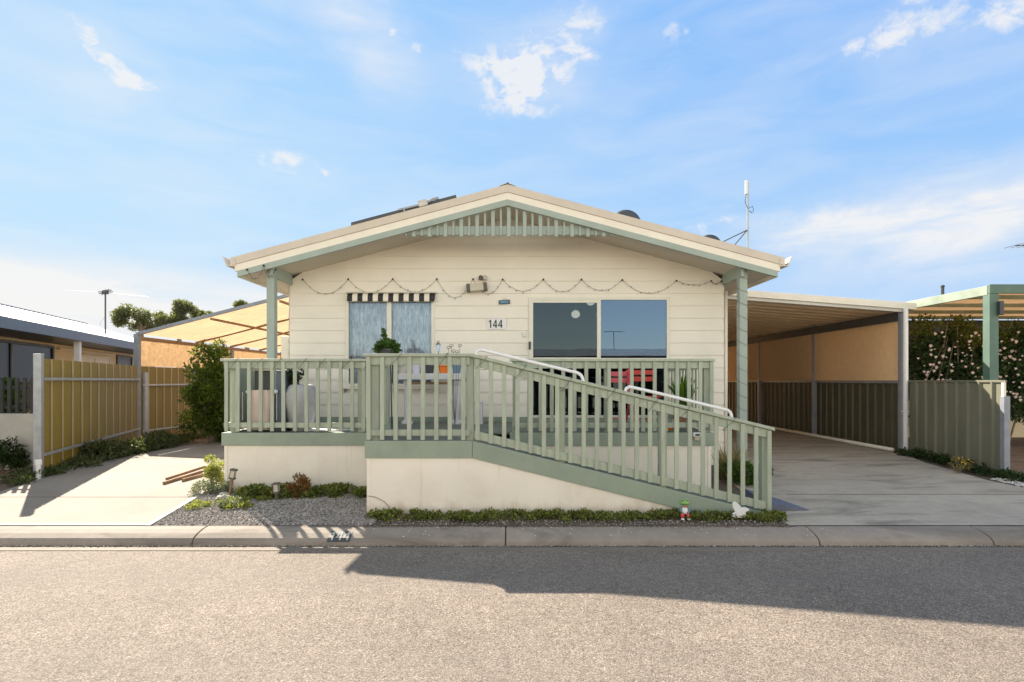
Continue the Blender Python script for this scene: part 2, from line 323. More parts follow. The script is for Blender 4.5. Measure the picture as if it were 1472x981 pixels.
# sooty rusty? none
# ------------------------------------------------------------------ mesh builder
class MB:
    def __init__(s): s.v = []; s.f = []
    def add(s, vs, fs):
        o = len(s.v); s.v += [tuple(v) for v in vs]; s.f += [tuple(i+o for i in f) for f in fs]; return s
    def box(s, x0, x1, y0, y1, z0, z1):
        if x0 > x1: x0, x1 = x1, x0
        if y0 > y1: y0, y1 = y1, y0
        if z0 > z1: z0, z1 = z1, z0
        return s.add([(x0, y0, z0), (x1, y0, z0), (x1, y1, z0), (x0, y1, z0), (x0, y0, z1), (x1, y0, z1), (x1, y1, z1), (x0, y1, z1)],
              [(0, 3, 2, 1), (4, 5, 6, 7), (0, 1, 5, 4), (1, 2, 6, 5), (2, 3, 7, 6), (3, 0, 4, 7)])
    def bar(s, a, b, wd, ht, up=(0, 0, 1)):
        a = Vector(a); b = Vector(b); d = (b-a).normalized(); up = Vector(up)
        sd = d.cross(up).normalized(); u = sd.cross(d).normalized()
        vs = []
        for p in (a, b):
            for i, j in ((-1, -1), (1, -1), (1, 1), (-1, 1)): vs.append(p+sd*(i*wd/2)+u*(j*ht/2))
        return s.add(vs, [(0, 1, 2, 3), (7, 6, 5, 4), (0, 4, 5, 1), (1, 5, 6, 2), (2, 6, 7, 3), (3, 7, 4, 0)])
    def prism_y(s, poly, y0, y1):       # poly in (x,z), counter-clockwise seen from -Y
        n = len(poly); vs = [(x, y0, z) for x, z in poly]+[(x, y1, z) for x, z in poly]
        fs = [tuple(range(n)), tuple(range(2*n-1, n-1, -1))]
        for i in range(n): j = (i+1) % n; fs.append((j, i, i+n, j+n))
        return s.add(vs, fs)
    def prism_x(s, poly, x0, x1):       # poly in (y,z)
        n = len(poly); vs = [(x0, y, z) for y, z in poly]+[(x1, y, z) for y, z in poly]
        fs = [tuple(range(n-1, -1, -1)), tuple(range(n, 2*n))]
        for i in range(n): j = (i+1) % n; fs.append((i, j, j+n, i+n))
        return s.add(vs, fs)
    def prism_z(s, poly, z0, z1):
        n = len(poly); vs = [(x, y, z0) for x, y in poly]+[(x, y, z1) for x, y in poly]
        fs = [tuple(range(n-1, -1, -1)), tuple(range(n, 2*n))]
        for i in range(n): j = (i+1) % n; fs.append((i, j, j+n, i+n))
        return s.add(vs, fs)
    def tube(s, pts, r, n=8, cap=True):
        pts = [Vector(p) for p in pts]; m = len(pts); rs = r if hasattr(r, '__len__') else [r]*m
        vs = []; prev = None
        for i, p in enumerate(pts):
            d = (pts[min(i+1, m-1)]-pts[max(i-1, 0)]).normalized()
            ref = prev if prev is not None else (Vector((0, 0, 1)) if abs(d.z) < .9 else Vector((1, 0, 0)))
            a = (ref-d*ref.dot(d))
            a = a.normalized() if a.length > 1e-6 else d.orthogonal().normalized()
            prev = a; b = d.cross(a)
            for k in range(n): t = 2*PI*k/n; vs.append(p+(a*math.cos(t)+b*math.sin(t))*rs[i])
        fs = []
        for i in range(m-1):
            for k in range(n): k2 = (k+1) % n; fs.append((i*n+k, i*n+k2, (i+1)*n+k2, (i+1)*n+k))
        if cap: fs.append(tuple(range(n-1, -1, -1))); fs.append(tuple(range((m-1)*n, m*n)))
        return s.add(vs, fs)
    def lathe(s, prof, c, n=20, sx=1, sy=1):    # prof: (r,z)
        cx, cy, cz = c; vs = []; fs = []
        for r, z in prof:
            for k in range(n): t = 2*PI*k/n; vs.append((cx+r*math.cos(t)*sx, cy+r*math.sin(t)*sy, cz+z))
        for i in range(len(prof)-1):
            for k in range(n): k2 = (k+1) % n; fs.append((i*n+k, i*n+k2, (i+1)*n+k2, (i+1)*n+k))
        fs.append(tuple(range(n-1, -1, -1))); fs.append(tuple(range((len(prof)-1)*n, len(prof)*n)))
        return s.add(vs, fs)
    def ball(s, c, rx, ry=None, rz=None, n=12, m=8, jit=0, rnd=random):
        ry = ry or rx; rz = rz or rx; prof = []; vs = []; fs = []
        for i in range(m+1):
            ph = -PI/2+PI*i/m
            for k in range(n):
                t = 2*PI*k/n; q = 1+(rnd.random()-.5)*jit
                vs.append((c[0]+rx*math.cos(ph)*math.cos(t)*q, c[1]+ry*math.cos(ph)*math.sin(t)*q, c[2]+rz*math.sin(ph)*q))
        for i in range(m):
            for k in range(n): k2 = (k+1) % n; fs.append((i*n+k, i*n+k2, (i+1)*n+k2, (i+1)*n+k))
        return s.add(vs, fs)
    def build(s, name, mat, parent=None, smooth=False, bevel=0.0, origin=None, auto=False):
        me = bpy.data.meshes.new(name)
        if parent is not None and origin is None: origin = parent.get('_o', (0, 0, 0)); origin = tuple(origin)
        o0 = Vector(origin) if origin is not None else Vector((0, 0, 0))
        me.from_pydata([(v[0]-o0.x, v[1]-o0.y, v[2]-o0.z) for v in s.v], [], s.f); me.update()
        me.materials.append(MATS[mat] if isinstance(mat, str) else mat)
        if smooth:
            for p in me.polygons: p.use_smooth = True
        ob = bpy.data.objects.new(name, me); COL.objects.link(ob)
        if parent is not None:
            ob.parent = parent; ob['_o'] = tuple(o0)
        else: ob.location = o0
        if bevel:
            b = ob.modifiers.new('bevel', 'BEVEL'); b.width = bevel; b.segments = 2; b.limit_method = 'ANGLE'
        if auto:
            import bmesh
            bm = bmesh.new(); bm.from_mesh(me); bmesh.ops.recalc_face_normals(bm, faces=bm.faces); bm.to_mesh(me); bm.free()
        return ob
def tag(o, label=None, cat=None, group=None, kind=None):
    if label: o['label'] = label
    if cat: o['category'] = cat
    if group: o['group'] = group
    if kind: o['kind'] = kind
    return o
def thing(name, loc, label, cat, group=None, rotz=0, local=False):
    o = bpy.data.objects.new(name, None); COL.objects.link(o); o.location = loc; o.rotation_euler = (0, 0, rotz)
    o['_o'] = (0, 0, 0) if local else tuple(loc); o.empty_display_size = .2
    return tag(o, label, cat, group)
def sub(parent_mesh): return parent_mesh
def g(Y): return min(.11+.03*max(0, Y-5.88), .24)
# ------------------------------------------------------------------ leaves
def leafmesh(centres, n, length, width, seed=0, up=.3, curl=.25, jitter=1.0):
    """centres: list of (x,y,z, rx,ry,rz, weight)"""
    rg = np.random.default_rng(seed); C_ = np.array(centres, float); wts = C_[:, 6]/C_[:, 6].sum()
    idx = rg.choice(len(C_), n, p=wts)
    d = rg.normal(size=(n, 3)); d /= np.linalg.norm(d, axis=1)[:, None]
    rad = rg.random(n)**.45
    pos = C_[idx, :3]+d*C_[idx, 3:6]*rad[:, None]
    ax = rg.normal(size=(n, 3))*.8+d*.8; ax[:, 2] += up; ax /= np.linalg.norm(ax, axis=1)[:, None]
    ot = rg.normal(size=(n, 3)); sd = np.cross(ax, ot); sd /= np.linalg.norm(sd, axis=1)[:, None]
    nr = np.cross(sd, ax)
    L = length*(.6+.8*rg.random(n))[:, None]; W = width*(.6+.8*rg.random(n))[:, None]
    v0 = pos; v1 = pos+ax*L*.45+sd*W*.5+nr*L*curl*.3; v2 = pos+ax*L-nr*L*curl*.3; v3 = pos+ax*L*.45-sd*W*.5+nr*L*curl*.3
    V = np.stack([v0, v1, v2, v3], 1).reshape(-1, 3)
    b = np.arange(n)*4
    Fc = np.concatenate([np.stack([b, b+1, b+2], 1), np.stack([b, b+2, b+3], 1)])
    mb = MB(); mb.v = [tuple(x) for x in V.tolist()]; mb.f = [tuple(x) for x in Fc.tolist()]
    return mb
def clumps(c, r, k, rs, seed, zmin=None, surf=.75):
    rr = random.Random(seed); out = []
    for i in range(k):
        d = Vector((rr.gauss(0, 1), rr.gauss(0, 1), rr.gauss(0, 1))).normalized()*(surf+(1-surf)*rr.random() if rr.random() < .7 else rr.random())
        q = rs*(.6+.8*rr.random()); z = c[2]+d.z*r[2]
        if zmin is not None: z = max(z, zmin+q*.5)
        out.append((c[0]+d.x*r[0], c[1]+d.y*r[1], z, q, q, q*.8, q))
    return out
def plant(name, base, cl, n, L, W, mat, label, cat='plant', stems=5, seed=0, group=None, stem_r=.008, up=.3):
    root = thing(name, base, label, cat, group)
    mb = leafmesh(cl, n, L, W, seed, up); mb.build('foliage', mat, root)
    rr = random.Random(seed); st = MB()
    for i in range(stems):
        c = cl[rr.randrange(len(cl))]; m_ = [(base[0]+c[0])/2+rr.uniform(-.05, .05), (base[1]+c[1])/2, (base[2]+c[2])/2]
        st.tube([base, m_, c[:3]], [stem_r, stem_r*.7, stem_r*.3], 5)
    st.build('stem', 'bark', root)
    return root
# =================================================================== SETTING
# ground sheet with gentle rise to the yard
mb = MB()
ys = [-400, -30, -2.2]; zs = [.08, .08, .08]
mb.add([(-500, -400, .08), (500, -400, .08), (500, -1.5, .08), (-500, -1.5, .08)], [(0, 1, 2, 3)])
mb.add([(-500, -1.5, .08), (500, -1.5, .08), (500, -1.52, -.06), (-500, -1.52, -.06)], [(0, 1, 2, 3)])
mb.add([(-500, -1.52, -.06), (500, -1.52, -.06), (500, 5.7, -.06), (-500, 5.7, -.06)], [(0, 1, 2, 3)])
prof = [(5.7, -.06), (5.8, .095), (5.9, .105)]+[(y, g(y)-.004) for y in (6.5, 7.5, 8.5, 9.5, 10.22, 30, 900)]
for (a, za), (b, zb) in zip(prof[:-1], prof[1:]):
    mb.add([(-500, a, za), (500, a, za), (500, b, zb), (-500, b, zb)], [(0, 1, 2, 3)])
tag(mb.build('ground', 'dirt'), kind='structure')
mb = MB()
def crown(y): return .055*(1-((y-1.98)/3.38)**2)
rys = [-1.4+6.76*k/26 for k in range(27)]+[5.425]
for a, b in zip(rys[:-1], rys[1:]): mb.add([(-200, a, crown(a)), (200, a, crown(a)), (200, b, crown(b)), (-200, b, crown(b))], [(0, 1, 2, 3)])
tag(mb.build('road', 'road'), kind='structure')
# gutter strip and rolled kerb
mb = MB(); mb.prism_x([(5.42, -.04), (5.62, -.05), (5.62, -.012), (5.42, .004)], -60, 60)
tag(mb.build('gutter', 'gutter', auto=True), kind='structure')
kp = [(5.60, -.04), (5.60, -.008), (5.612, .028), (5.645, .060), (5.72, .090), (5.81, .110), (5.90, .118), (5.90, -.04)]
joints = [-60, -50, -40, -30, -20, -12, -6, (287-CX)*5.75/F, (727-CX)*5.75/F, (1168-CX)*5.75/F, (1412-CX)*5.75/F, 8, 11.2, 14.4, 20, 30, 45, 60]
mb = MB()
for a, b in zip(joints[:-1], joints[1:]): mb.prism_x(kp, a+.006, b-.006)
tag(mb.build('kerb', 'kerb', auto=True, bevel=.008), kind='structure')
mb = MB(); mb.prism_x([(y, z-.025) for y, z in kp], -60, 60); tag(mb.build('kerb_joint_fill', 'gap_dark', auto=True), kind='structure')
def kerbz(y):
    for (a, za), (b, zb) in zip(kp[1:-2], kp[2:-1]):
        if a <= y <= b: return za+(zb-za)*(y-a)/max(b-a, 1e-6)
    return .118
# opposite kerb
mb = MB(); mb.prism_x([(-1.4, -.04), (-1.4, .0), (-1.45, .07), (-1.7, .09), (-1.7, -.04)], -60, 60); tag(mb.build('kerb_opposite', 'kerb', auto=True), kind='structure')
def sheet(poly, off, name, mat, holes=None, label=None):
    # triangulated sheet that follows g(Y): cut into strips along Y
    mb = MB(); ysv = sorted(set([p[1] for p in poly]+[6.5, 7.5, 8.5, 9.5, 10.22]))
    ymin, ymax = min(p[1] for p in poly), max(p[1] for p in poly); ysv = [y for y in ysv if ymin <= y <= ymax]
    def xs(y, e):
        y = y+e; r = []
        for (x0, y0), (x1, y1) in zip(poly, poly[1:]+poly[:1]):
            if (y0 <= y < y1) or (y1 <= y < y0): r.append(x0+(x1-x0)*(y-y0)/(y1-y0))
        return min(r), max(r)
    for a, b in zip(ysv[:-1], ysv[1:]):
        l0, r0 = xs(a, 1e-5); l1, r1 = xs(b, -1e-5); za, zb = g(a)+off, g(b)+off
        mb.add([(l0, a, za), (r0, a, za), (r1, b, zb), (l1, b, zb)], [(0, 1, 2, 3)])
        mb.add([(l0, a, za), (l1, b, zb), (l1, b, zb-.06), (l0, a, za-.06)], [(0, 1, 2, 3)])
        mb.add([(r0, a, za), (r1, b, zb), (r1, b, zb-.06), (r0, a, za-.06)], [(3, 2, 1, 0)])
    return tag(mb.build(name, mat), kind='structure')
sheet([(-12, 5.902), (-3.86, 5.902), (-4.22, 8.1), (-4.25, 9.3), (-4.1, 22), (-6.6, 22), (-6.9, 13), (-7.15, 11), (-7.15, 9), (-6.85, 7.4), (-7.6, 6.9), (-12, 6.5)], .012, 'driveway', 'concrete_left')
sheet([(2.95, 5.902), (11, 5.902), (10, 6.3), (7.1, 7.55), (7.0, 8.2), (7.15, 9.6), (7.45, 10.6), (7.45, 22), (3.75, 22), (3.75, 9.5), (3.2, 8.2), (3.0, 6.8)], .012, 'carport_slab', 'concrete_right')
# pale formed edge along left driveway
mb = MB()
for (x0, y0), (x1, y1) in (((-9, 5.93), (-3.86, 5.93)), ((-3.86, 5.9), (-4.2, 8.0))):
    mb.bar((x0, y0, g(y0)+.012), (x1, y1, g(y1)+.012), .05, .014)
tag(mb.build('driveway_edging', 'grey_concrete_wall'), kind='structure')
mb = MB()
for Yj in (7.15, 10.1, 13.2): mb.bar((-7.0, Yj, g(Yj)+.0125), (-4.15, Yj, g(Yj)+.0125), .014, .003)
for Yj in (7.3, 9.9, 12.9, 16): mb.bar((3.6, Yj, g(Yj)+.0125), (7.05, Yj, g(Yj)+.0125), .016, .003)
tag(mb.build('driveway_joints', 'gap_dark'), kind='structure')
sheet([(-3.82, 5.905), (-1.5, 5.905), (-1.5, 7.5), (-4.15, 7.9)], .006, 'gravel_ground', 'gravel_bed')
sheet([(-14, 6.9), (-7.6, 7.2), (-7.5, 8.8), (-8.9, 13.2), (-14, 13.4)], .01, 'neighbour_path', 'dirt_red')
sheet([(7.9, 7.2), (14, 6.9), (14, 12), (7.9, 12)], .01, 'neighbour_paving', 'dirt_red')
# =================================================================== HOUSE
WY = 9.52; HX0, HX1 = -3.80, 3.62; cx = -.07; RF = 8.60; RB = 22.6
def zr(x): return 4.685-.265*abs(x-cx)
house = thing('house', (cx, WY, .2), 'cream weatherboard house with gabled roof and sage green trim behind the ramp deck', 'house')
OPEN = [(-2.83, -1.33, 1.56, 3.04), (.30, 2.68, 1.02, 3.08)]     # window, sliding door
mb = MB(); h = .2107; z = 3.565-h*16
while z < 4.6:
    z1 = z+h
    lim = []
    # x extents by gable (boards reach up behind the soffit)
    def xl(zz): return max(HX0, cx-(4.47-zz)/.265)
    def xrr(zz): return min(HX1, cx+(4.47-zz)/.265)
    if z >= 4.46: break
    a0, b0 = xl(z), xrr(z); a1, b1 = xl(min(z1, 4.46)), xrr(min(z1, 4.46))
    zt = min(z1, 4.46)
    cuts = [(o[0], o[1]) for o in OPEN if o[2] < z1-.001 and o[3] > z+.001]
    segs = []; cur = a0
    for (c0, c1) in cuts:
        segs.append((cur, c0)); cur = c1
    segs.append((cur, b0))
    for i, (s0, s1) in enumerate(segs):
        t0 = a1 if i == 0 else s0; t1 = b1 if i == len(segs)-1 else s1
        # partial rows above/below openings are covered by trim
        vs = [(s0, WY-.024, z), (s1, WY-.024, z), (max(t1, t0), WY-.008, zt), (t0, WY-.008, zt),
              (s0, WY+.02, z), (s1, WY+.02, z), (max(t1, t0), WY+.02, zt), (t0, WY+.02, zt)]
        mb.add(vs, [(0, 1, 2, 3), (7, 6, 5, 4), (0, 4, 5, 1), (1, 5, 6, 2), (2, 6, 7, 3), (3, 7, 4, 0)])
    z = z1
# infill strips so that boards cut at the openings close neatly against the frames
mb.box(-2.83, -1.33, WY-.014, WY+.02, 3.038, 3.144); mb.box(-2.83, -1.33, WY-.014, WY+.02, 1.458, 1.565)
mb.box(.30, 2.68, WY-.014, WY+.02, 3.075, 3.144)
mb.build('front_wall', 'cream_wall', house)
mb = MB()
for X0, X1 in ((HX0, HX0+.1), (HX1-.1, HX1)):
    z = 3.565-h*15
    while z < 3.5:
        xo = X0 if X0 < 0 else X1
        s = -1 if X0 < 0 else 1
        mb.add([(xo+s*.016, WY-.02, z), (xo+s*.016, RB-.6, z), (xo, RB-.6, z+h), (xo, WY-.02, z+h)], [(0, 1, 2, 3) if s < 0 else (3, 2, 1, 0)])
        mb.add([(xo+s*.016, WY-.02, z), (xo+s*.016, RB-.6, z), (xo-s*.02, RB-.6, z), (xo-s*.02, WY-.02, z)], [(3, 2, 1, 0) if s < 0 else (0, 1, 2, 3)])
        z += h
mb.box(HX0+.02, HX1-.02, RB-.62, RB-.6, .3, 3.6)
mb.prism_y([(HX0+.02, 3.6), (HX1-.02, 3.6), (cx, 4.45)], RB-.62, RB-.6)
mb.build('side_wall', 'cream_wall', house)
mb = MB(); mb.box(HX0+.05, HX1-.05, WY+.06, RB-.7, .05, .6); mb.build('footing', 'gap_dark', house)
# interior room
mb = MB()
def inbox(mb, x0, x1, y0, y1, z0, z1):
    mb.add([(x0, y0, z0), (x1, y0, z0), (x1, y1, z0), (x0, y1, z0), (x0, y0, z1), (x1, y0, z1), (x1, y1, z1), (x0, y1, z1)],
      [(0, 1, 2, 3), (7, 6, 5, 4), (1, 5, 6, 2), (2, 6, 7, 3), (3, 7, 4, 0)])
inbox(mb, HX0+.1, HX1-.1, WY+.03, WY+4.5, 1.0, 3.4)
mb.build('interior', 'interior', house)
for bx, by in ((1.28, 11.2), ):
    pass
# roof
mb = MB(); yb = RB
for s in (-1, 1):
    xt = cx+s*4.29
    n = 44
    # corrugated sheet: ribs run down the slope
    vs = []; Ny = int((RB-RF)/.07)
    for i in range(Ny+1):
        y = RF+.02+(RB-RF-.02)*i/Ny; dz = .008*math.sin(i*PI/2)
        vs += [(cx, y, zr(cx)-.004+dz), (xt, y, zr(xt)-.004+dz)]
    mb.add(vs, [((2*i, 2*i+1, 2*i+3, 2*i+2) if s > 0 else (2*i, 2*i+2, 2*i+3, 2*i+1)) for i in range(Ny)])
roof = mb.build('roof', 'roof_metal', house)
mb = MB(); mb.prism_y([(cx-.13, zr(cx-.13)+.01), (cx, zr(cx)+.035), (cx+.13, zr(cx+.13)+.01), (cx, zr(cx)+.02)][::-1], RF-.005, RB); mb.build('ridge_cap', 'roof_metal', roof, auto=True)
mb = MB(); mb.ball((cx+.0, RF+.02, zr(cx)+.02), .03, .03, .022); mb.build('ridge_end', 'charcoal', roof, smooth=True)
def rake(mb, xa, d0, d1, y0, y1, xend):
    for s in (-1, 1):
        x1 = cx+s*xend
        poly = [(cx, zr(cx)-d1), (x1, zr(x1)-d1), (x1, zr(x1)-d0), (cx, zr(cx)-d0)]
        if s < 0: poly = poly[::-1]
        mb.prism_y(poly, y0, y1)
mb = MB(); rake(mb, 0, -.005, .112, RF, RF+.035, 4.29); mb.build('barge_cap', 'barge_cap', house, auto=True)
mb = MB(); rake(mb, 0, .116, .222, RF+.012, RF+.05, 4.22); mb.build('barge_board', 'cream_trim', house, auto=True)
mb = MB(); rake(mb, 0, .224, .318, RF+.006, RF+.052, 4.18); mb.build('barge_trim', 'sage_gable', house, auto=True)
mb = MB()
for s in (-1, 1):
    x1 = cx+s*4.17
    poly = [(cx, zr(cx)-.25), (x1, zr(x1)-.25), (x1, zr(x1)-.225), (cx, zr(cx)-.225)]
    if s < 0: poly = poly[::-1]
    mb.prism_y(poly, RF+.055, RB-.05)
mb.build('soffit', 'soffit', house, auto=True)
for s in (-1, 1):
    mb = MB(); x1 = cx+s*4.19; mb.box(x1-.012, x1+.012, RF+.06, RB-.05, zr(x1)-.31, zr(x1)-.03); mb.build('side_fascia', 'cream_trim', house)
    x2 = cx+s*4.215; zt = zr(x2)
    mb = MB(); q = [(x2, zt-.03), (x2, zt-.13), (x2+s*.11, zt-.13), (x2+s*.165, zt+.0), (x2+s*.185, zt+.01), (x2+s*.125, zt-.145), (x2-s*.008, zt-.145), (x2-s*.008, zt-.03)]
    mb.prism_y(q if s > 0 else q[::-1], RF-.01, RB-.02)
    xe = x2+s*.05; 
    mb.build('gutter', 'barge_cap', house, auto=True)
# gable lattice
lat = MB(); lz = P(0, 340, RF+.08).z; zrail0 = P(0, 337.5, RF+.08).z; zrail1 = P(0, 325, RF+.08).z
hw = (4.685-.318-zrail0)/.265
lat.prism_y([(cx-hw, zrail0), (cx+hw, zrail0), (cx+hw-(zrail1-zrail0)/.265, zrail1), (cx-hw+(zrail1-zrail0)/.265, zrail1)], RF+.09, RF+.12)
gab = lat.build('gable_rail', 'sage_gable', house, auto=True)
for i in range(-6, 7):
    x = -.05+i*.2465; m_ = MB(); m_.box(x-.029, x+.029, RF+.055, RF+.088, lz-.01, zr(x)-.30); m_.build('gable_slat', 'sage_gable', gab, bevel=.003)
for i in range(-7, 7):
    x = -.05+(i+.5)*.2465; m_ = MB(); m_.box(x-.016, x+.016, RF+.058, RF+.088, lz+.005, zr(x)-.30); m_.build('gable_slat', 'sage_gable', gab, bevel=.003)
# posts and beams
for px_, s in ((-3.804, -1), (3.646, 1)):
    zt = zr(px_)-.24
    m_ = MB(); m_.box(px_-.062, px_+.062, 8.76, 8.884, .15, zt); m_.build('post', 'sage_gable', house, bevel=.006)
    m_ = MB(); xb = px_+(.04 if s < 0 else -.04); m_.box(xb-.024, xb+.024, 8.70 if s < 0 else 8.70, WY-.03, 3.283, 3.47); m_.build('beam', 'sage_gable' , house, bevel=.004)
m_ = MB(); m_.box(HX0+.02, HX1-.02, WY-.03, WY-.0275+.02, .955, 1.035); m_.build('plinth_board', 'sage_dark', house)
# meter box on left wall
m_ = MB(); m_.box(HX0-.17, HX0-.02, 9.56, 10.0, 1.2, 2.42); tag(m_.build('meter_box', 'cream_trim', house, bevel=.01), 'cream cabinet on the left corner of the house')
# downpipe at right corner
m_ = MB(); m_.tube([(3.69, 9.62, 3.2), (3.69, 9.62, .25)], .035, 10); m_.build('downpipe', 'cream_trim', house, smooth=True)
# --- window
wnd = MB(); x0, x1, z0, z1 = OPEN[0]; fw = .045
mbf = MB(); mbf.box(x0-.01, x0+fw, WY-.04, WY+.03, z0, z1); mbf.box(x1-fw, x1+.01, WY-.04, WY+.03, z0, z1)
mbf.box(x0+fw, x1-fw, WY-.038, WY+.03, z1-fw, z1); mbf.box(x0+fw, x1-fw, WY-.038, WY+.03, z0, z0+fw)
xm = P(560, 0, WY).x; mbf.box(xm-.04, xm+.04, WY-.042, WY+.03, z0+fw, z1-fw)
wf = mbf.build('window_frame', 'alu_frame', house, bevel=.004)
m_ = MB(); m_.box(x0-.06, x1+.06, WY-.075, WY-.02, z0-.05, z0-.003); m_.build('window_sill', 'cream_trim', wf, bevel=.004)
for a, b in ((x0+fw, xm-.04), (xm+.04, x1-fw)):
    m_ = MB(); m_.box(a, b, WY-.006, WY-.001, z0+fw, z1-fw); m_.build('pane', 'glass_clear', wf)
def curtain(name, xa, xb, za, zb, y, amp, waves, mat, label):
    m_ = MB(); n = int((xb-xa)/.008); vs = []
    for i in range(n+1):
        x = xa+(xb-xa)*i/n; t = (x-xa)/(xb-xa)
        yy = y+amp*math.sin(waves*2*PI*t+1.5*math.sin(5*t))+.3*amp*math.sin(waves*5.3*PI*t)
        vs += [(x, yy, za), (x+.004*math.sin(9*t), yy*1.0+.006*math.sin(20*t), zb)]
    m_.add(vs, [(2*i, 2*i+2, 2*i+3, 2*i+1) for i in range(n)])
    return tag(m_.build(name, mat, smooth=True, origin=(xa, y, za)), label, 'curtain')
curtain('lace_curtain', x0+.03, xm-.02, z0, z1, WY+.10, .026, 11, 'lace', 'shaded lace curtain in the left half of the front window')
curtain('lace_curtain', xm+.01, x1-.03, z0, z1, WY+.08, .026, 10, 'lace', 'brighter lace curtain in the right half of the front window')
# --- sliding door
x0, x1, z0, z1 = OPEN[1]; xm = P(861, 0, WY).x
mbf = MB(); mbf.box(x0-.01, x0+.06, WY-.045, WY+.06, z0, z1); mbf.box(x1-.045, x1+.01, WY-.045, WY+.06, z0, z1)
mbf.box(x0+.06, x1-.045, WY-.043, WY+.06, z1-.05, z1); mbf.box(x0+.06, x1-.045, WY-.043, WY+.06, z0, z0+.045)
mbf.box(xm-.04, xm+.025, WY-.05, WY+.05, z0+.045, z1-.05)
mbf.box(x0+.06, xm-.04, WY-.048, WY-.02, z1-.10, z1-.052); mbf.box(x0+.06, xm-.04, WY-.048, WY-.02, P(0, 520, WY).z-.0, P(0, 516, WY).z+.02)
mbf.box(xm+.025, x1-.045, WY-.04, WY-.01, P(0, 520, WY).z, P(0, 515, WY).z+.0)
door = mbf.build('sliding_door', 'alu_frame', house, bevel=.004)
zm = P(0, 518, WY).z
m_ = MB(); m_.box(x0+.06, xm-.04, WY-.036, WY-.031, zm+.03, z1-.10); m_.build('pane', 'glass_dark', door)
m_ = MB(); m_.box(xm+.025, x1-.045, WY-.02, WY-.015, zm+.02, z1-.05); m_.build('pane', 'glass_blue', door)
m_ = MB(); m_.box(x0+.06, xm-.04, WY-.036, WY-.031, z0+.045, zm-.02); m_.build('pane', 'glass_dark', door)
m_ = MB(); m_.box(xm+.025, x1-.045, WY-.02, WY-.015, z0+.045, zm-.02); m_.build('pane', 'glass_dark', door)
m_ = MB(); hp = P(761.5, 497, WY-.06); m_.box(hp.x-.018, hp.x+.018, WY-.075, WY-.045, hp.z-.065, hp.z+.065); m_.build('door_handle', 'charcoal', door, bevel=.005)
curtain('sheer_curtain', P(935, 0, WY).x, P(957, 0, WY).x, z0+.05, z1-.04, WY+.14, .02, 5, 'sheer', 'sheer curtain gathered behind right edge of the sliding door glass')
# lamps inside
for i, (px_, py_, r_, Yl) in enumerate(((827.5, 452, .085, 10.9), (849, 433.5, .085, 10.4))):
    c = P(px_, py_, Yl); t = thing('ceiling_lamp', (c.x, c.y, c.z), ['round white globe lamp hanging lower behind the sliding door glass', 'round white globe lamp near the top of the sliding door glass'][i], 'lamp', 'globe lamps inside the room')
    m_ = MB(); m_.ball(c, r_, r_, r_*.9, 16, 10); m_.build('globe', 'lamp_lit', t, smooth=True)
    m_ = MB(); m_.tube([c, (c.x, c.y, 3.4)], .008, 6); m_.lathe([(.05, 0), (.05, .03), (.01, .05)], (c.x, c.y, 3.35), 12); m_.build('fitting', 'white_metal', t)
# =================================================================== DECK
DY = 7.48; FY = 6.40; DF = .955; BX = -.456; RX = 2.99; LX0 = -3.907; LX1 = -1.695; RXD = 2.715; m_r = .2448
def zramp(x): return max(0, x-BX)*m_r
deck = thing('timber_deck', (-.4, DY, .15), 'sage green timber deck with railing and long access ramp sloping down to the right', 'deck')
mb = MB(); y = DY+.05
while y < WY-.03: mb.box(LX0+.05, RXD-.03, y, y+.088, DF-.025, DF); y += .093
y = FY+.07
while y < DY+.04: mb.box(LX1+.03, BX, y, y+.088, DF-.025, DF); y += .093
floor = mb.build('deck_floor', 'deck_floor', deck)
mb = MB(); x = BX
while x < RX-.0:
    xe = min(x+.088, RX); za = DF-zramp(x); zb = DF-zramp(xe)
    mb.prism_y([(x, za-.025), (xe, zb-.025), (xe, zb), (x, za)], FY+.06, DY-.02); x += .093
mb.build('ramp_floor', 'deck_floor', deck, auto=True)
# fascia bands
mb = MB(); mb.box(LX0, LX1+.02, DY, DY+.04, .78, .955); mb.build('fascia_board', 'sage_dark', deck, bevel=.004)
mb = MB(); mb.box(LX0, LX0+.04, DY+.042, WY-.03, .78, .955); mb.build('fascia_board', 'sage_dark', deck, bevel=.004)
mb = MB(); mb.box(-.03, RXD, DY, DY+.04, .78, .955); mb.build('fascia_board', 'sage_dark', deck, bevel=.004)
mb = MB(); mb.box(RXD-.04, RXD, DY+.042, WY-.03, .78, .955); mb.build('fascia_board', 'sage_dark', deck, bevel=.004)
bt, bb = P(0, 634, FY).z, P(0, 659, FY).z
mb = MB(); mb.box(LX1, BX-.0015, FY, FY+.042, bb, bt); mb.build('fascia_board', 'sage_dark', deck, bevel=.004)
mb = MB(); mb.box(LX1, LX1+.04, FY+.044, DY, bb, bt); mb.build('fascia_board', 'sage_dark', deck, bevel=.004)
xe = RX-.02
mb = MB(); gz = .10
xg = BX+(bb-gz)/m_r
mb.prism_y([(BX+.0015, bb), (xg, gz), (xe, gz), (xe, max(gz+.01, bt-zramp(xe))), (BX+.0015, bt)], FY-.001, FY+.041)
mb.build('ramp_fascia', 'sage_dark', deck, auto=True, bevel=.004)
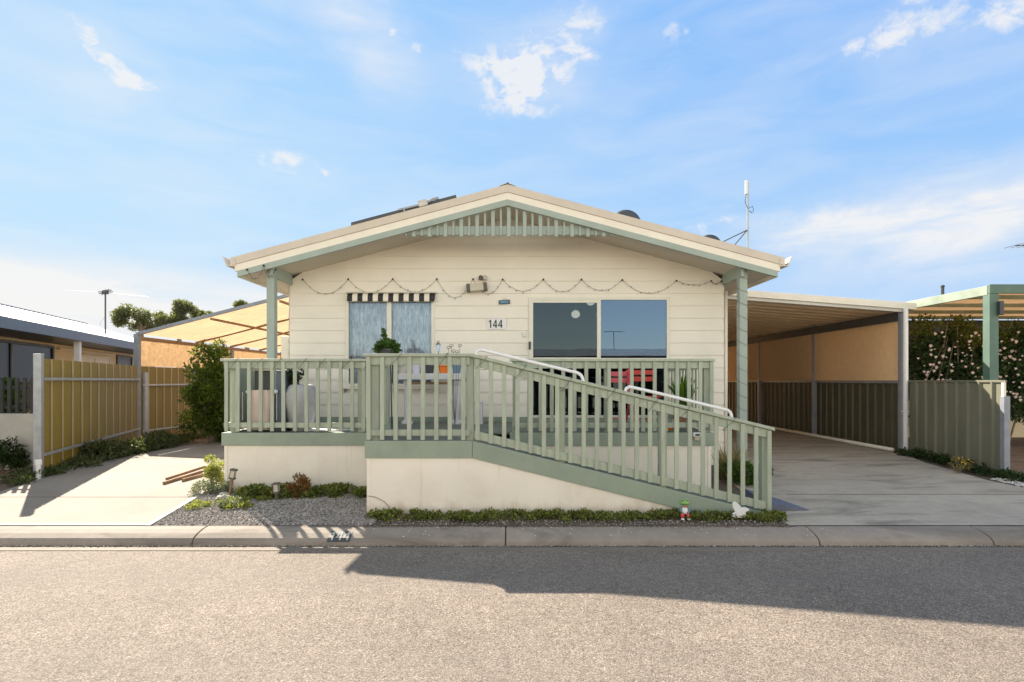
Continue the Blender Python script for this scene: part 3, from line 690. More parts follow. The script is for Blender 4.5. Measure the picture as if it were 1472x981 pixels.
# skirts
mb = MB(); mb.box(LX0+.035, LX1+.02, DY+.02, DY+.032, .08, .785); mb.box(LX0+.033, LX0+.075, DY+.012, DY+.03, .08, .779); mb.build('skirt', 'cream_skirt', deck)
mb = MB(); mb.box(LX0+.035, LX0+.047, DY+.035, WY-.03, .08, .785); mb.build('skirt', 'cream_skirt', deck)
mb = MB(); mb.prism_y([(LX1+.024, .07), (xg, .07), (xg, gz+.004), (BX, bb+.004), (LX1+.024, bb+.004)], FY+.02, FY+.032)
mb.box(LX1+.022, LX1+.062, FY+.013, FY+.031, .07, bb-.002); mb.build('skirt', 'cream_skirt', deck, auto=True)
mb = MB(); mb.box(LX1+.024, LX1+.036, FY+.034, DY+.02, .07, bb+.004); mb.build('skirt', 'cream_skirt', deck)
mb = MB(); mb.box(BX, RXD-.035, DY+.02, DY+.032, .07, .785); mb.box(RXD-.075, RXD-.033, DY+.012, DY+.03, .07, .779); mb.box(RXD-.047, RXD-.035, DY+.034, WY-.03, .07, .785); mb.build('skirt', 'cream_skirt', deck)
# vent hole in the left skirt
m_ = MB(); a = P(342, 711, DY); b = P(369, 702.5, DY); m_.box(a.x, b.x, DY+.010, DY+.018, a.z, b.z); m_.build('vent', 'black', deck)
m_ = MB(); m_.box(a.x-.01, LX1-.2, DY+.006, DY+.019, g(DY)-.03, a.z-.004); m_.build('skirt_footing', 'grey_concrete_wall', deck)
m_ = MB(); m_.tube([P(528, 713, FY+.01), P(540, 715, FY+.01), P(552, 721, FY+.01), P(559, 728, FY+.01), P(560, 740, FY+.01)], .0035, 5, False); m_.build('cable', 'timber', deck)
# railings
picket_cache = {}
def picket(parent, x, y, z0, z1, ax='x', lab='baluster', mat='sage'):
    key = (round(z1-z0, 3), ax, mat)
    if key not in picket_cache:
        m_ = MB(); hh = z1-z0
        if ax == 'x': m_.box(-.0245, .0245, 0, .022, 0, hh)
        else: m_.box(0, .022, -.0245, .0245, 0, hh)
        me = bpy.data.meshes.new('baluster'); me.from_pydata(m_.v, [], m_.f); me.update(); me.materials.append(MATS[mat]); picket_cache[key] = me
    ob = bpy.data.objects.new(lab, picket_cache[key]); COL.objects.link(ob)
    ob.parent = parent; o0 = Vector(parent['_o']); ob.location = Vector((x, y, z0))-o0
    ob.rotation_euler = (0, random.uniform(-.004, .004) if ax == 'x' else 0, random.uniform(-.02, .02)); ob.location.z += random.uniform(-.004, .002)
    b_ = ob.modifiers.new('bevel', 'BEVEL'); b_.width = .003; b_.segments = 2
    return ob
def rail_x(xa, xb, y, ztop, first, n, posts, name='railing', mat='sage', step=.1535, bot=.0):
    mb = MB(); mb.box(xa-.012, xb+.012, y-.012, y+.10, ztop-.036, ztop); r_ = mb.build(name, mat, deck, bevel=.005)
    mb = MB(); mb.box(xa+.02, xb-.02, y+.024, y+.064, ztop-.13, ztop-.038); mb.build('rail', mat, r_, bevel=.004)
    mb = MB(); mb.box(xa+.02, xb-.02, y+.024, y+.064, bot+1.02, bot+1.09); mb.build('rail', mat, r_, bevel=.004)
    for p in posts:
        m_ = MB(); m_.box(p-.043, p+.043, y+.0655, y+.151, .80, ztop-.038); m_.build('post', mat, r_, bevel=.005)
    for i in range(n): picket(r_, first+i*step, y, .975+bot, ztop-.038, mat=mat)
    return r_
def rail_y(x, ya, yb, ztop, side, mat='sage'):
    s = side
    mb = MB(); mb.box(min(x-s*.012, x+s*.10), max(x-s*.012, x+s*.10), ya, yb, ztop-.036, ztop-.0015); r_ = mb.build('railing', mat, deck, bevel=.005)
    mb = MB(); mb.box(min(x+s*.024, x+s*.064), max(x+s*.024, x+s*.064), ya, yb, ztop-.13, ztop-.038); mb.build('rail', mat, r_)
    mb = MB(); mb.box(min(x+s*.024, x+s*.064), max(x+s*.024, x+s*.064), ya, yb, 1.02, 1.09); mb.build('rail', mat, r_)
    y = ya+.08
    while y < yb-.02: picket(r_, x if s > 0 else x-.022, y, .975, ztop-.038, 'y', mat=mat); y += .1535
    return r_
rt = P(0, 516, DY).z
rail_x(LX0, LX1+.02, DY-.003, rt, P(325, 0, DY).x, 15, (P(329, 0, DY).x+.03, -2.2+.15, LX1-.02), step=.1538)
rt2 = P(0, 508.5, FY).z
rf = rail_x(LX1, BX-.012, FY-.003, rt2, P(529.5, 0, FY).x, 8, (P(537.5, 0, FY).x+.0, P(676, 0, FY+.1).x), step=.156)
rail_x(-.02, RXD, DY-.003, rt, RXD-.03-17*.1535, 18, (.05, 1.3, RXD-.07), step=.1535)
ry_ = rail_y(LX0, DY+.16, WY-.04, rt, 1); m_ = MB(); m_.box(LX0+.068, LX0+.08, DY+.16, WY-.05, .97, 1.86); m_.build('screen', 'sage_dark', ry_)
rail_y(LX1, FY+.16, DY-.02, rt2, 1); rail_y(RXD, DY+.16, WY-.04, rt, -1)
# sloping ramp railing
def slope_bar(mb, xa, xb, y0, y1, zt, th):
    mb.prism_y([(xa, zt-zramp(xa)-th), (xb, zt-zramp(xb)-th), (xb, zt-zramp(xb)), (xa, zt-zramp(xa))], y0, y1)
mb = MB(); slope_bar(mb, BX-.008, RX+.03, FY-.016, FY+.10, rt2, .038); rr_ = mb.build('ramp_railing', 'sage', deck, auto=True, bevel=.005)
mb = MB(); slope_bar(mb, BX+.02, RX-.02, FY+.021, FY+.061, rt2-.040, .10); mb.build('rail', 'sage', rr_, auto=True, bevel=.004)
mb = MB(); slope_bar(mb, BX+.02, RX-.02, FY+.021, FY+.061, 1.085, .095); mb.build('rail', 'sage', rr_, auto=True, bevel=.004)
for pxp in (806, 1098.5, 952):
    xp = P(pxp, 0, FY+.1).x
    m_ = MB(); m_.box(xp-.043, xp+.043, FY+.063, FY+.149, max(.1, .80-zramp(xp)), rt2-.04-zramp(xp)-.01); m_.build('post', 'sage', rr_, bevel=.005)
for i in range(23):
    xp = P(686.5+19.08*i, 0, FY).x
    if xp > RX: break
    z1 = rt2-.042-zramp(xp+.025); z0 = .985-zramp(xp)
    m_ = MB(); m_.box(xp-.0245, xp+.0245, FY-.003, FY+.019, max(z0, .115), z1); m_.build('baluster', 'sage', rr_, bevel=.003)
# white hand rails
def handrail(pts, label=None):
    P_ = [P(px_, py_, FY+.045) for px_, py_ in pts]
    # smooth
    out = []
    for i in range(len(P_)-1):
        p0 = P_[max(i-1, 0)]; p1 = P_[i]; p2 = P_[i+1]; p3 = P_[min(i+2, len(P_)-1)]
        for k in range(6):
            t = k/6; out.append(.5*((2*p1)+(p2-p0)*t+(2*p0-5*p1+4*p2-p3)*t*t+(3*p1-p0-3*p2+p3)*t**3))
    out.append(P_[-1]); m_ = MB(); m_.tube(out, .019, 10); hnd = m_.build('handrail', 'white_metal', deck, smooth=True)
    for q in (P_[0], P_[-1]):
        m_ = MB(); m_.lathe([(.034, -.004), (.034, .006), (.02, .008)], (q.x, q.y, q.z), 12); m_.build('flange', 'white_metal', hnd)
handrail([(684, 512.5), (684.6, 508), (687, 504.5), (691, 503.4), (696, 504), (760, 519.5), (822, 534.3), (831, 537), (836, 541), (838.5, 549)])
handrail([(898.5, 564), (900, 559.5), (903, 557.3), (908, 557), (960, 569), (1038, 588), (1046, 590.5), (1050, 594), (1052, 601.5)])
# =================================================================== CARPORT
CY = 10.8; CXR = 7.82
def cz(px_, py_): return P(px_, py_, CY).z
zl, zrt = cz(1040, 415), cz(1315, 436)
xl_ = P(1040, 0, CY).x
sl_ = (zrt-zl)/(CXR-xl_)
def ztop(x): return zl+sl_*(x-xl_)
car = thing('carport', (5.7, CY, .24), 'open metal carport attached to the right wall of the house above a concrete drive', 'carport')
mb = MB(); mb.prism_y([(3.66, ztop(3.66)-.13), (CXR, ztop(CXR)-.13), (CXR, ztop(CXR)), (3.66, ztop(3.66))], CY-.03, CY+.03); mb.build('front_beam', 'cream_trim', car, auto=True, bevel=.006)
mb = MB(); mb.prism_y([(3.66, ztop(3.66)-.19), (CXR-.15, ztop(CXR-.15)-.19), (CXR-.15, ztop(CXR-.15)-.134), (3.66, ztop(3.66)-.134)], CY+.005, CY+.05); mb.build('under_trim', 'grey_concrete_wall', car, auto=True)
mb = MB(); ny = int((21.2-CY)/.0475)
vs = []
pat = [0, 0, .035, .035]
k = 0; y = CY+.035
rows = []
while y < 21.2:
    for dy, dz in ((0, 0), (.28, 0), (.29, -.04), (.39, -.04), (.40, 0)): rows.append((y+dy, dz))
    y += .41
for yy, dz in rows:
    vs += [(3.66, yy, ztop(3.66)-.10+dz), (CXR-.02, yy, ztop(CXR)-.10+dz)]
mb.add(vs, [(2*i, 2*i+1, 2*i+3, 2*i+2) for i in range(len(rows)-1)])
mb.build('roof_sheet', 'ceiling_rib', car)
mb = MB(); mb.box(CXR-.02, CXR+.06, CY+.032, 21.2, ztop(CXR)-.12, ztop(CXR)-.005); mb.build('gutter', 'cream_trim', car)
for i, yp in enumerate((CY+.06, 14.0, 17.1, 20.2)):
    m_ = MB(); m_.box(7.56, 7.65, yp-.045, yp+.045, .2, ztop(7.6)-.135); m_.build('post', 'galv_blue', car, bevel=.004)
m_ = MB(); m_.box(7.55, 7.62, CY+.13, 21.1, 2.82, 3.0); m_.build('side_beam', 'charcoal', car)
m_ = MB(); m_.box(7.62, 7.66, CY+.12, 21.1, 1.60, 1.66); m_.build('side_rail', 'galv_blue', car)
m_ = MB(); m_.box(7.585, 7.592, CY+.12, 21.1, 1.655, 2.86); tag(m_.build('shade_screen', 'cloth_brown', car), 'brown shade cloth screen along the carport side')
m_ = MB(); c = P(1302.5, 0, CY-.08); m_.tube([(c.x, CY-.07, ztop(c.x)-.14), (c.x, CY-.07, .22)], .042, 12); m_.box(c.x-.05, c.x+.05, CY-.115, CY-.02, 1.05, 1.07); m_.build('downpipe', 'white_metal', car, smooth=False)
m_ = MB(); m_.box(3.66, 7.6, 21.1, 21.14, .24, 3.2); m_.build('rear_screen', 'cloth_brown', car)
# =================================================================== FENCES
def rib_panel(mb, a, b, z0, z1, pitch, depth, side):
    a = Vector(a); b = Vector(b); L = (b-a).length; d = (b-a)/L; nrm = Vector((-d.y, d.x))*side
    prof = []; x = 0
    while x < L:
        for q, h_ in ((0, 0), (.76*pitch, 0), (.82*pitch, depth), (.94*pitch, depth)):
            if x+q < L: prof.append((x+q, h_))
        x += pitch
    prof.append((L, 0)); vs = []
    for q, h_ in prof:
        p = a+d*q+nrm*h_; vs += [(p.x, p.y, z0(q/L) if callable(z0) else z0), (p.x, p.y, z1)]
    for q, h_ in prof:
        p = a+d*q+nrm*(h_-.004*side); vs += [(p.x, p.y, z0(q/L) if callable(z0) else z0), (p.x, p.y, z1)]
    n = len(prof); fs = []
    for i in range(n-1):
        fs.append((2*i, 2*i+2, 2*i+3, 2*i+1)); fs.append((2*n+2*i, 2*n+2*i+1, 2*n+2*i+3, 2*n+2*i+2))
        fs.append((2*i+1, 2*i+3, 2*n+2*i+3, 2*n+2*i+1))
    mb.add(vs, fs)
def fence(name, a, b, z1, pitch, mat, label, postmat, rails=(), post_h=None, endpost=True, ribside=1, group=None, capmat=None, posts=None, raily=.03):
    a2, b2 = Vector(a), Vector(b); root = thing(name, (a2.x, a2.y, g(a2.y)), label, 'fence', group)
    mb = MB(); rib_panel(mb, a, b, .1, z1, pitch, .036, ribside); mb.build('panel', mat, root)
    d = (b2-a2).normalized(); nr = Vector((-d.y, d.x))
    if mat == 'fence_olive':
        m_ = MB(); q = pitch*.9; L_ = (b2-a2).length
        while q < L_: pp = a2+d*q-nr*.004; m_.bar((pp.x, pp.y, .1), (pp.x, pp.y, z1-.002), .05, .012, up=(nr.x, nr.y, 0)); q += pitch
        m_.build('rib_highlight', 'fence_rib_lit', root)  # added strips carry the light along the ribs in their colour
    for zc in rails:
        m_ = MB(); o = nr*(-raily); m_.bar((a2.x+o.x, a2.y+o.y, zc), (b2.x+o.x, b2.y+o.y, zc), .03, .045); m_.build('rail', postmat, root, bevel=.003)
    for t, zt, wd in (posts or []):
        p = a2+(b2-a2)*t; m_ = MB(); m_.bar((p.x, p.y, .05), (p.x, p.y, zt), wd, wd, up=(d.x, d.y, 0)); m_.build('post', postmat, root, bevel=.004)
    if capmat:
        m_ = MB(); m_.bar((a2.x, a2.y, z1+.005), (b2.x, b2.y, z1+.005), .06, .035); m_.build('top_rail', capmat, root, bevel=.003)
    return root
f1 = fence('metal_fence', (-7.16, 8.45), (-8.78, 13.05), 1.995, .405, 'fence_olive', 'olive sheet metal fence with grey rails left of the driveway, nearest section', 'galv',
      rails=(1.68, .53), posts=[(-.012, 2.06, .10)], ribside=1, raily=.05)
f2 = fence('metal_fence', (-8.80, 13.2), (-8.82, 17.2), 1.99, .30, 'fence_olive', 'farther olive sheet metal fence section running under the shade cloth behind the tall post', 'galv',
      rails=(1.55, .45), posts=[(.03, 1.85, .12), (.55, 1.9, .08)], ribside=1, raily=.05)
f3 = fence('metal_fence', (7.66, 10.72), (7.46, 8.42), 1.64, .265, 'fence_green', 'grey green sheet metal fence right of the carport post, ending in a steel post', 'galv_blue', rails=(), posts=[(1.0, 1.42, .085)], ribside=-1, capmat='fence_green')
m_ = MB(); p = (7.455, 8.47); m_.box(p[0]-.02, p[0]+.02, p[1]-.05, p[1]-.012, 1.37, 1.66); m_.build('end_cap', 'cream_trim', f3)
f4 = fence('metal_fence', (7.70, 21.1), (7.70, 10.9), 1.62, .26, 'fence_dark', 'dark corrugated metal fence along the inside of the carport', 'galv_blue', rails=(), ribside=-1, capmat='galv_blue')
m_ = MB(); m_.tube([(7.5, 10.95, .29), (7.5, 15, .29), (7.5, 21, .29)], .04, 10); tag(m_.build('drain_pipe', 'cream_trim', smooth=True, origin=(7.5, 10.95, .25)), 'long cream drain pipe lying along the foot of the carport fence', 'pipe')
# =================================================================== SHADE CANOPY (left)
SCX, SCY = -8.82, 13.1
can = thing('shade_canopy', (SCX, SCY, .24), 'orange tan shade cloth canopy on steel posts beside the house, left of the deck', 'canopy')
def sz(x): return 2.72+(x-SCX)*.256
m_ = MB(); vs = []
nx, ny = 26, 40
for j in range(ny+1):
    y = SCY+8.2*j/ny
    for i in range(nx+1):
        x = SCX+4.3*i/nx
        u = (j/ny*8.2/1.9) % 1; sag = -.05*math.sin(PI*u)*math.sin(PI*((i/nx*2.15) % 1))
        vs.append((x, y, sz(x)+.035+sag))
m_.add(vs, [(j*(nx+1)+i, j*(nx+1)+i+1, (j+1)*(nx+1)+i+1, (j+1)*(nx+1)+i) for j in range(ny) for i in range(nx)])
m_.build('shade_cloth', 'cloth_tan', can, smooth=True)
m_ = MB(); m_.box(SCX-.01, SCX-.004, SCY+.05, SCY+8.2, 2.0, 2.66); m_.build('side_cloth', 'cloth_side', can)
for k, yy in enumerate((SCY, SCY+2.5, SCY+4.4, SCY+6.4, SCY+8.2)):
    m_ = MB(); m_.bar((SCX-.04, yy, sz(SCX-.04)-(0 if k else -.03)), (SCX+4.3, yy, sz(SCX+4.3)-(0 if k else -.03)), .05, .055 if k else .075); m_.build('rafter', 'galv_blue' if k == 0 else 'timber', can)
for xx in (SCX+1.72, SCX+3.35):
    m_ = MB(); m_.bar((xx, SCY+.03, sz(xx)-.05), (xx, SCY+8.2, sz(xx)-.05), .05, .05); m_.build('purlin', 'timber', can)
m_ = MB(); m_.bar((SCX, SCY+.03, 2.66), (SCX, SCY+8.2, 2.66), .06, .07); m_.build('side_beam', 'timber', can)
for q in ((SCX, SCY, 2.76), (SCX, SCY+4.4, 2.65), (SCX, SCY+8.2, 2.65), (SCX+4.28, SCY, 3.75), (SCX+4.28, SCY+8.2, 3.75)):
    m_ = MB(); m_.box(q[0]-.055, q[0]+.055, q[1]-.055, q[1]+.055, .2, q[2]); m_.build('post', 'galv_blue', can, bevel=.004)
# =================================================================== LEFT NEIGHBOUR
th = math.atan2(.322, .947)
nb = thing('neighbour_house', (-8.85, 9.6, .2), 'low cream neighbour house with white roof and slate blue gutter beyond the olive fence', 'house', rotz=th, local=True)
zo = -.2   # local z offset
m_ = MB(); m_.add([(.05, -3, 2.77+zo), (.05, 13.5, 2.77+zo), (-3.3, 13.5, 3.82+zo), (-3.3, -3, 3.72+zo), (-7, 13.5, 2.75+zo), (-7, -3, 2.75+zo)], [(0, 1, 2, 3), (3, 2, 4, 5)]); rfn = m_.build('roof', 'neighbour_roof', nb)
m_ = MB(); m_.bar((-3.3, -3, 3.725+zo), (-3.3, 13.5, 3.825+zo), .1, .05); m_.build('ridge_cap', 'slate_blue', rfn)
m_ = MB(); m_.box(-.02, .09, -3, 13.52, 2.56+zo, 2.765+zo); m_.box(-7, -.02, 13.48, 13.53, 2.56+zo, 2.75+zo); m_.add([(-.02, 13.49, 2.75+zo), (-7, 13.49, 2.75+zo), (-3.3, 13.49, 3.8+zo)], [(0, 1, 2)]); m_.build('gutter', 'slate_blue', nb)
m_ = MB(); m_.add([(-.02, -3, 2.57+zo), (-.02, 13.4, 2.57+zo), (-1.0, 13.4, 2.57+zo), (-1.0, -3, 2.57+zo)], [(0, 1, 2, 3)]); m_.build('soffit', 'window_frame_dark', nb)
m_ = MB(); m_.box(-6.8, -.95, -2.9, 13.3, 0, 2.555+zo); m_.build('wall', 'neighbour_wall', nb)
for ya, yb_, za, zb_, nm in ((.6, 4.5, 1.0, 2.50, 'window'), (8.9, 10.4, .3, 2.48, 'door'), (5.9, 8.3, 1.0, 2.36, 'window')):
    m_ = MB(); dark = ya != 5.9
    m_.box(-.95, -.90, ya, yb_, zb_-.06+zo, zb_+zo); m_.box(-.95, -.90, ya, yb_, za+zo, za+.06+zo); m_.box(-.949, -.901, ya, ya+.07, za+.06+zo, zb_-.06+zo); m_.box(-.949, -.901, yb_-.07, yb_, za+.06+zo, zb_-.06+zo)
    if nm == 'window': m_.box(-.948, -.905, (ya+yb_)/2-.03, (ya+yb_)/2+.03, za+.06+zo, zb_-.06+zo)
    wn = m_.build(nm, 'window_frame_dark' if dark else 'white_paint', nb)
    m_ = MB(); m_.box(-.944, -.93, ya+.07, yb_-.07, za+.06+zo, zb_-.06+zo); m_.build('pane' if nm == 'window' else 'door_leaf', 'glass_dim' if nm == 'window' and dark else ('window_frame_dark' if nm == 'door' else 'cream_trim'), wn)
for yy in (3.3, 12.9, -.9):
    m_ = MB(); m_.box(-.09, .02, yy, yy+.11, 0, 2.56+zo); m_.build('verandah_post', 'white_paint', nb)
m_ = MB(); m_.box(-.9, -.86, 4.7, 8.6, 2.42+zo, 2.46+zo); m_.build('batten', 'white_paint', nb)
# neighbour's front: low wall, picket fence, ground plants
lw = MB(); lw.box(-10.5, -7.52, 9.02, 9.16, .15, 1.12); tag(lw.build('low_wall', 'grey_concrete_wall', bevel=.01, origin=(-9.2, 9.1, .2)), 'low pale rendered wall past the left end of the olive fence', 'wall')
pf = thing('picket_fence', (-9.2, 9.09, 1.12), 'dark picket fence on top of the low pale wall at the far left', 'fence')
m_ = MB(); m_.box(-10.5, -7.52, 9.07, 9.10, 1.20, 1.25); m_.box(-10.5, -7.52, 9.07, 9.10, 1.52, 1.57); m_.build('rail', 'charcoal', pf)
xx = -10.45
while xx < -7.56:
    m_ = MB(); m_.box(xx, xx+.05, 9.04, 9.068, 1.12, 1.70); m_.build('picket', 'charcoal', pf); xx += .125
# =================================================================== RIGHT NEIGHBOUR
pg = thing('pergola', (7.95, 9.26, .2), 'green painted timber pergola with tan roof sheets behind the right fence', 'pergola')
pzt = P(0, 409, 9.26).z
m_ = MB(); m_.box(7.95, 8.10, 9.26, 9.40, .1, pzt-.151); m_.build('post', 'pergola_green', pg, bevel=.005)
m_ = MB(); m_.box(7.945, 14.2, 9.25, 9.30, pzt-.15, pzt); m_.build('front_beam', 'pergola_green', pg, bevel=.005)
m_ = MB(); m_.box(7.945, 8.0, 9.305, 13.8, pzt-.17, pzt-.015); m_.build('side_beam', 'pergola_pale', pg, bevel=.005)
for i in range(4):
    m_ = MB(); yy = 10.1+i*1.1; m_.box(8.01, 14.2, yy, yy+.05, pzt-.12, pzt-.05); m_.build('rafter', 'pergola_pale', pg)
m_ = MB(); m_.box(8.005, 14.2, 9.31, 13.8, pzt-.048, pzt-.042); m_.build('roof_sheet', 'cloth_roof', pg)
for q in ((14.05, 9.26), (14.05, 13.65), (8.0, 13.65)):
    m_ = MB(); m_.box(q[0], q[0]+.14, q[1], q[1]+.14, .1, pzt-.18); m_.build('post', 'pergola_green', pg)
m_ = MB(); c = P(1429, 445, 9.2); m_.box(8.06, 8.13, 9.19, 9.245, c.z-.09, c.z+.14); m_.build('light_box', 'charcoal', pg, bevel=.006)
nr_ = thing('neighbour_house', (11, 14, .24), 'dark shaded neighbour house standing behind the green pergola', 'house')
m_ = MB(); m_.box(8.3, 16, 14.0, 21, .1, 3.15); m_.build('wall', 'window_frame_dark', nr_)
m_ = MB(); m_.box(8.35, 16, 13.90, 13.99, .1, 1.15); tag(m_.build('lower_wall', 'neighbour_wall', nr_), 'tan lower wall')
m_ = MB(); m_.prism_x([(13.9, 3.16), (21.2, 3.16), (17.5, 3.30)], 8.0, 16.2); m_.build('roof', 'charcoal', nr_, auto=True)
m_ = MB(); c = P(1355, 412, 17.5); m_.tube([(c.x, 17.5, 3.1), c], .045, 8); m_.ball((c.x, 17.5, c.z), .06, .06, .05, 8, 6); m_.build('flue', 'charcoal', nr_)
# =================================================================== ROOF ITEMS
for i in range(2):
    xa = [-2.58, -1.72][i]; xb = [-1.75, -.90][i]
    t = thing('solar_panel', ((xa+xb)/2, 8.95, zr((xa+xb)/2)), ['dark solar collector panel on the left roof slope, lower of the two', 'dark solar collector panel on the left roof slope, upper one nearer the ridge'][i], 'solar panel', 'solar panels on the roof')
    def zp(x): return zr(x)+.12
    m_ = MB(); m_.prism_y([(xa, zp(xa)), (xb, zp(xb)), (xb, zp(xb)+.05), (xa, zp(xa)+.05)], 8.92, 10.6); m_.build('frame', 'charcoal', t, auto=True)
    m_ = MB(); m_.prism_y([(xa+.03, zp(xa+.03)+.051), (xb-.03, zp(xb-.03)+.051), (xb-.03, zp(xb-.03)+.056), (xa+.03, zp(xa+.03)+.056)], 8.95, 10.57); m_.build('glass', 'solar', t, auto=True)
    for yy in (9.1, 10.4):
        m_ = MB(); m_.bar((xa+.05, yy, zr(xa+.05)+.02), (xa+.05, yy, zp(xa+.05)), .04, .04, up=(1, 0, 0)); m_.bar((xb-.08, yy, zr(xb-.08)+.02), (xb-.08, yy, zp(xb-.08)), .04, .04, up=(1, 0, 0)); m_.build('bracket', 'galv', t)
c = P(608, 293, 8.9); t = thing('junction_box', (c.x, c.y, c.z-.05), 'small pale valve box with pipe at the joint between the roof solar panels', 'box')
m_ = MB(); m_.bar((c.x-.07, c.y, c.z-.02), (c.x+.07, c.y, c.z+.02), .1, .10); m_.build('box', 'lime_stone', t, bevel=.01)
m_ = MB(); m_.tube([(c.x+.06, c.y, c.z+.02), (c.x+.16, c.y, c.z+.075), (c.x+.25, c.y, c.z+.09)], .022, 8); m_.tube([(c.x-.06, c.y, c.z-.02), (c.x-.4, c.y, c.z-.1)], .018, 8); m_.build('pipe', 'galv', t)
def dish(px0, px1, pyt, label):
    xa = P(px0, 0, 9.4).x; xb = P(px1, 0, 9.4).x; xc = (xa+xb)/2; r = (xb-xa)/2+.02; zc = P(0, pyt, 9.4).z-r
    t = thing('satellite_dish', (xc, 9.4, zr(xc)), label, 'satellite dish', 'satellite dishes on the roof')
    m_ = MB(); prof = [(0, 0), (r*.35, .008), (r*.7, .035), (r, .08), (r, .09), (r*.7, .045), (r*.35, .018), (0, .01)]; vs = []; n = 28
    for q, d_ in prof:
        for k in range(n): a_ = 2*PI*k/n; vs.append((xc+q*math.cos(a_), 9.4+d_-.0, zc+q*math.sin(a_)))
    fs = []
    for i in range(len(prof)-1):
        for k in range(n): k2 = (k+1) % n; fs.append((i*n+k, i*n+k2, (i+1)*n+k2, (i+1)*n+k))
    m_.add(vs, fs); m_.build('reflector', 'charcoal', t, smooth=True, auto=True)
    m_ = MB(); m_.tube([(xc, 9.38, zr(xc)), (xc, 9.38, zc)], .02, 8); m_.tube([(xc, 9.5, zc-r*.8), (xc, 9.95, zc-r*.1)], .012, 6); m_.ball((xc, 9.95, zc-r*.1), .035); m_.build('mount', 'galv', t)
dish(881, 922, 299.5, 'larger dark round dish peeping over the right roof slope near the ridge')
dish(1007, 1039, 335.5, 'smaller dark round dish low on the right roof slope beside the aerial mast')
def mast_tube(m_, pts, Y, r): m_.tube([P(a, b, Y) for a, b in pts], r, 6)
t = thing('aerial', P(1075, 362, 9.6), 'thin aerial mast braced by two struts above the right eave', 'antenna')
m_ = MB(); m_.tube([P(1075, 372, 9.6), P(1075, 262, 9.6)], .018, 8); m_.build('mast', 'galv', t)
m_ = MB(); m_.tube([P(1073, 260, 9.58), P(1073, 279, 9.58)], .028, 8); m_.build('antenna_element', 'white_paint', t)
m_ = MB(); mast_tube(m_, [(1074, 331), (1039, 348), (1036, 350)], 9.6, .009); mast_tube(m_, [(1074, 331), (1053, 356)], 9.6, .009); m_.build('strut', 'charcoal', t)
m_ = MB(); m_.tube([P(1073, 279, 9.57), P(1071, 290, 9.57), P(1075, 300, 9.57), P(1082, 297, 9.6), P(1083.5, 303, 9.6), P(1081, 306, 9.6), P(1076, 303, 9.6)], .006, 6); m_.build('cable', 'charcoal', t)
def yagi(base, top, label, L=1.6, ang=.2, nel=7, Lx=None):
    t = thing('tv_antenna', base, label, 'antenna'); b = Vector(base); tp = Vector(top)
    m_ = MB(); m_.tube([b, tp], .016, 6); m_.build('mast', 'charcoal', t)
    m_ = MB(); dx = Vector((math.cos(ang), math.sin(ang), 0))*L/2; m_.tube([tp-dx, tp+dx], .014, 6); m_.build('boom', 'charcoal', t)
    m_ = MB(); pe = Vector((-math.sin(ang), math.cos(ang), 0))
    for i in range(nel):
        p = tp-dx+dx*2*i/(nel-1); l = .35-.02*i; m_.tube([p-pe*l, p+pe*l], .007, 5)
    m_.build('elements', 'charcoal', t); return t
b = P(151.5, 474, 15.5)
t = thing('tv_antenna', b, 'thin television aerial with long side wires on the left neighbour roof', 'antenna')
m_ = MB(); m_.tube([(b.x, b.y, 2.95), P(151.5, 417, 15.5)], .022, 6); m_.build('mast', 'charcoal', t)
m_ = MB(); tp = P(151.5, 420, 15.5)
for k in range(5):
    a_ = k*PI/5+.2; d_ = Vector((math.cos(a_)*.13, .12, math.sin(a_)*.10)); m_.tube([tp-d_, tp+d_], .012, 5)
m_.box(tp.x-.06, tp.x+.06, tp.y-.05, tp.y+.05, tp.z-.06, tp.z+.04)
m_.build('elements', 'charcoal', t)
m_ = MB(); mast_tube(m_, [(88, 417), (151, 421), (213, 427)], 15.5, .006); mast_tube(m_, [(151, 456), (145, 463), (144, 468)], 15.5, .006); m_.build('stay_wire', 'galv', t)
yagi((15.4, 16, 3.0), P(1484, 353, 16), 'television aerial at the far right edge above the pergola', 1.0, .0)
# =================================================================== WALL ITEMS
def wpt(px_, py_, off=.05): return P(px_, py_, WY-off)
# awning
t = thing('window_awning', wpt(561, 420, .1), 'rolled black and white striped awning above the front window', 'awning')
n = 17; xa = wpt(499, 0, .12).x; xb = wpt(624.5, 0, .12).x; z1 = wpt(0, 421, .12).z; z0 = wpt(0, 433.5, .12).z
for par, mt in ((0, 'black'), (1, 'cream_trim')):
    m_ = MB()
    for i in range(n):
        if i % 2 != par: continue
        a = xa+(xb-xa)*i/n; b = xa+(xb-xa)*(i+1)/n
        m_.prism_x([(WY-.03, z1), (WY-.09, z1-.01), (WY-.125, z1-.05), (WY-.128, z0+.01), (WY-.12, z0), (WY-.11, z0+.01), (WY-.03, z1-.06)], a, b)
    m_.build('stripe', mt, t, auto=True)
m_ = MB(); m_.box(xa-.04, xb+.03, WY-.075, WY-.028, z1+.002, z1+.022); m_.build('head_rail', 'lamp_glass', t)
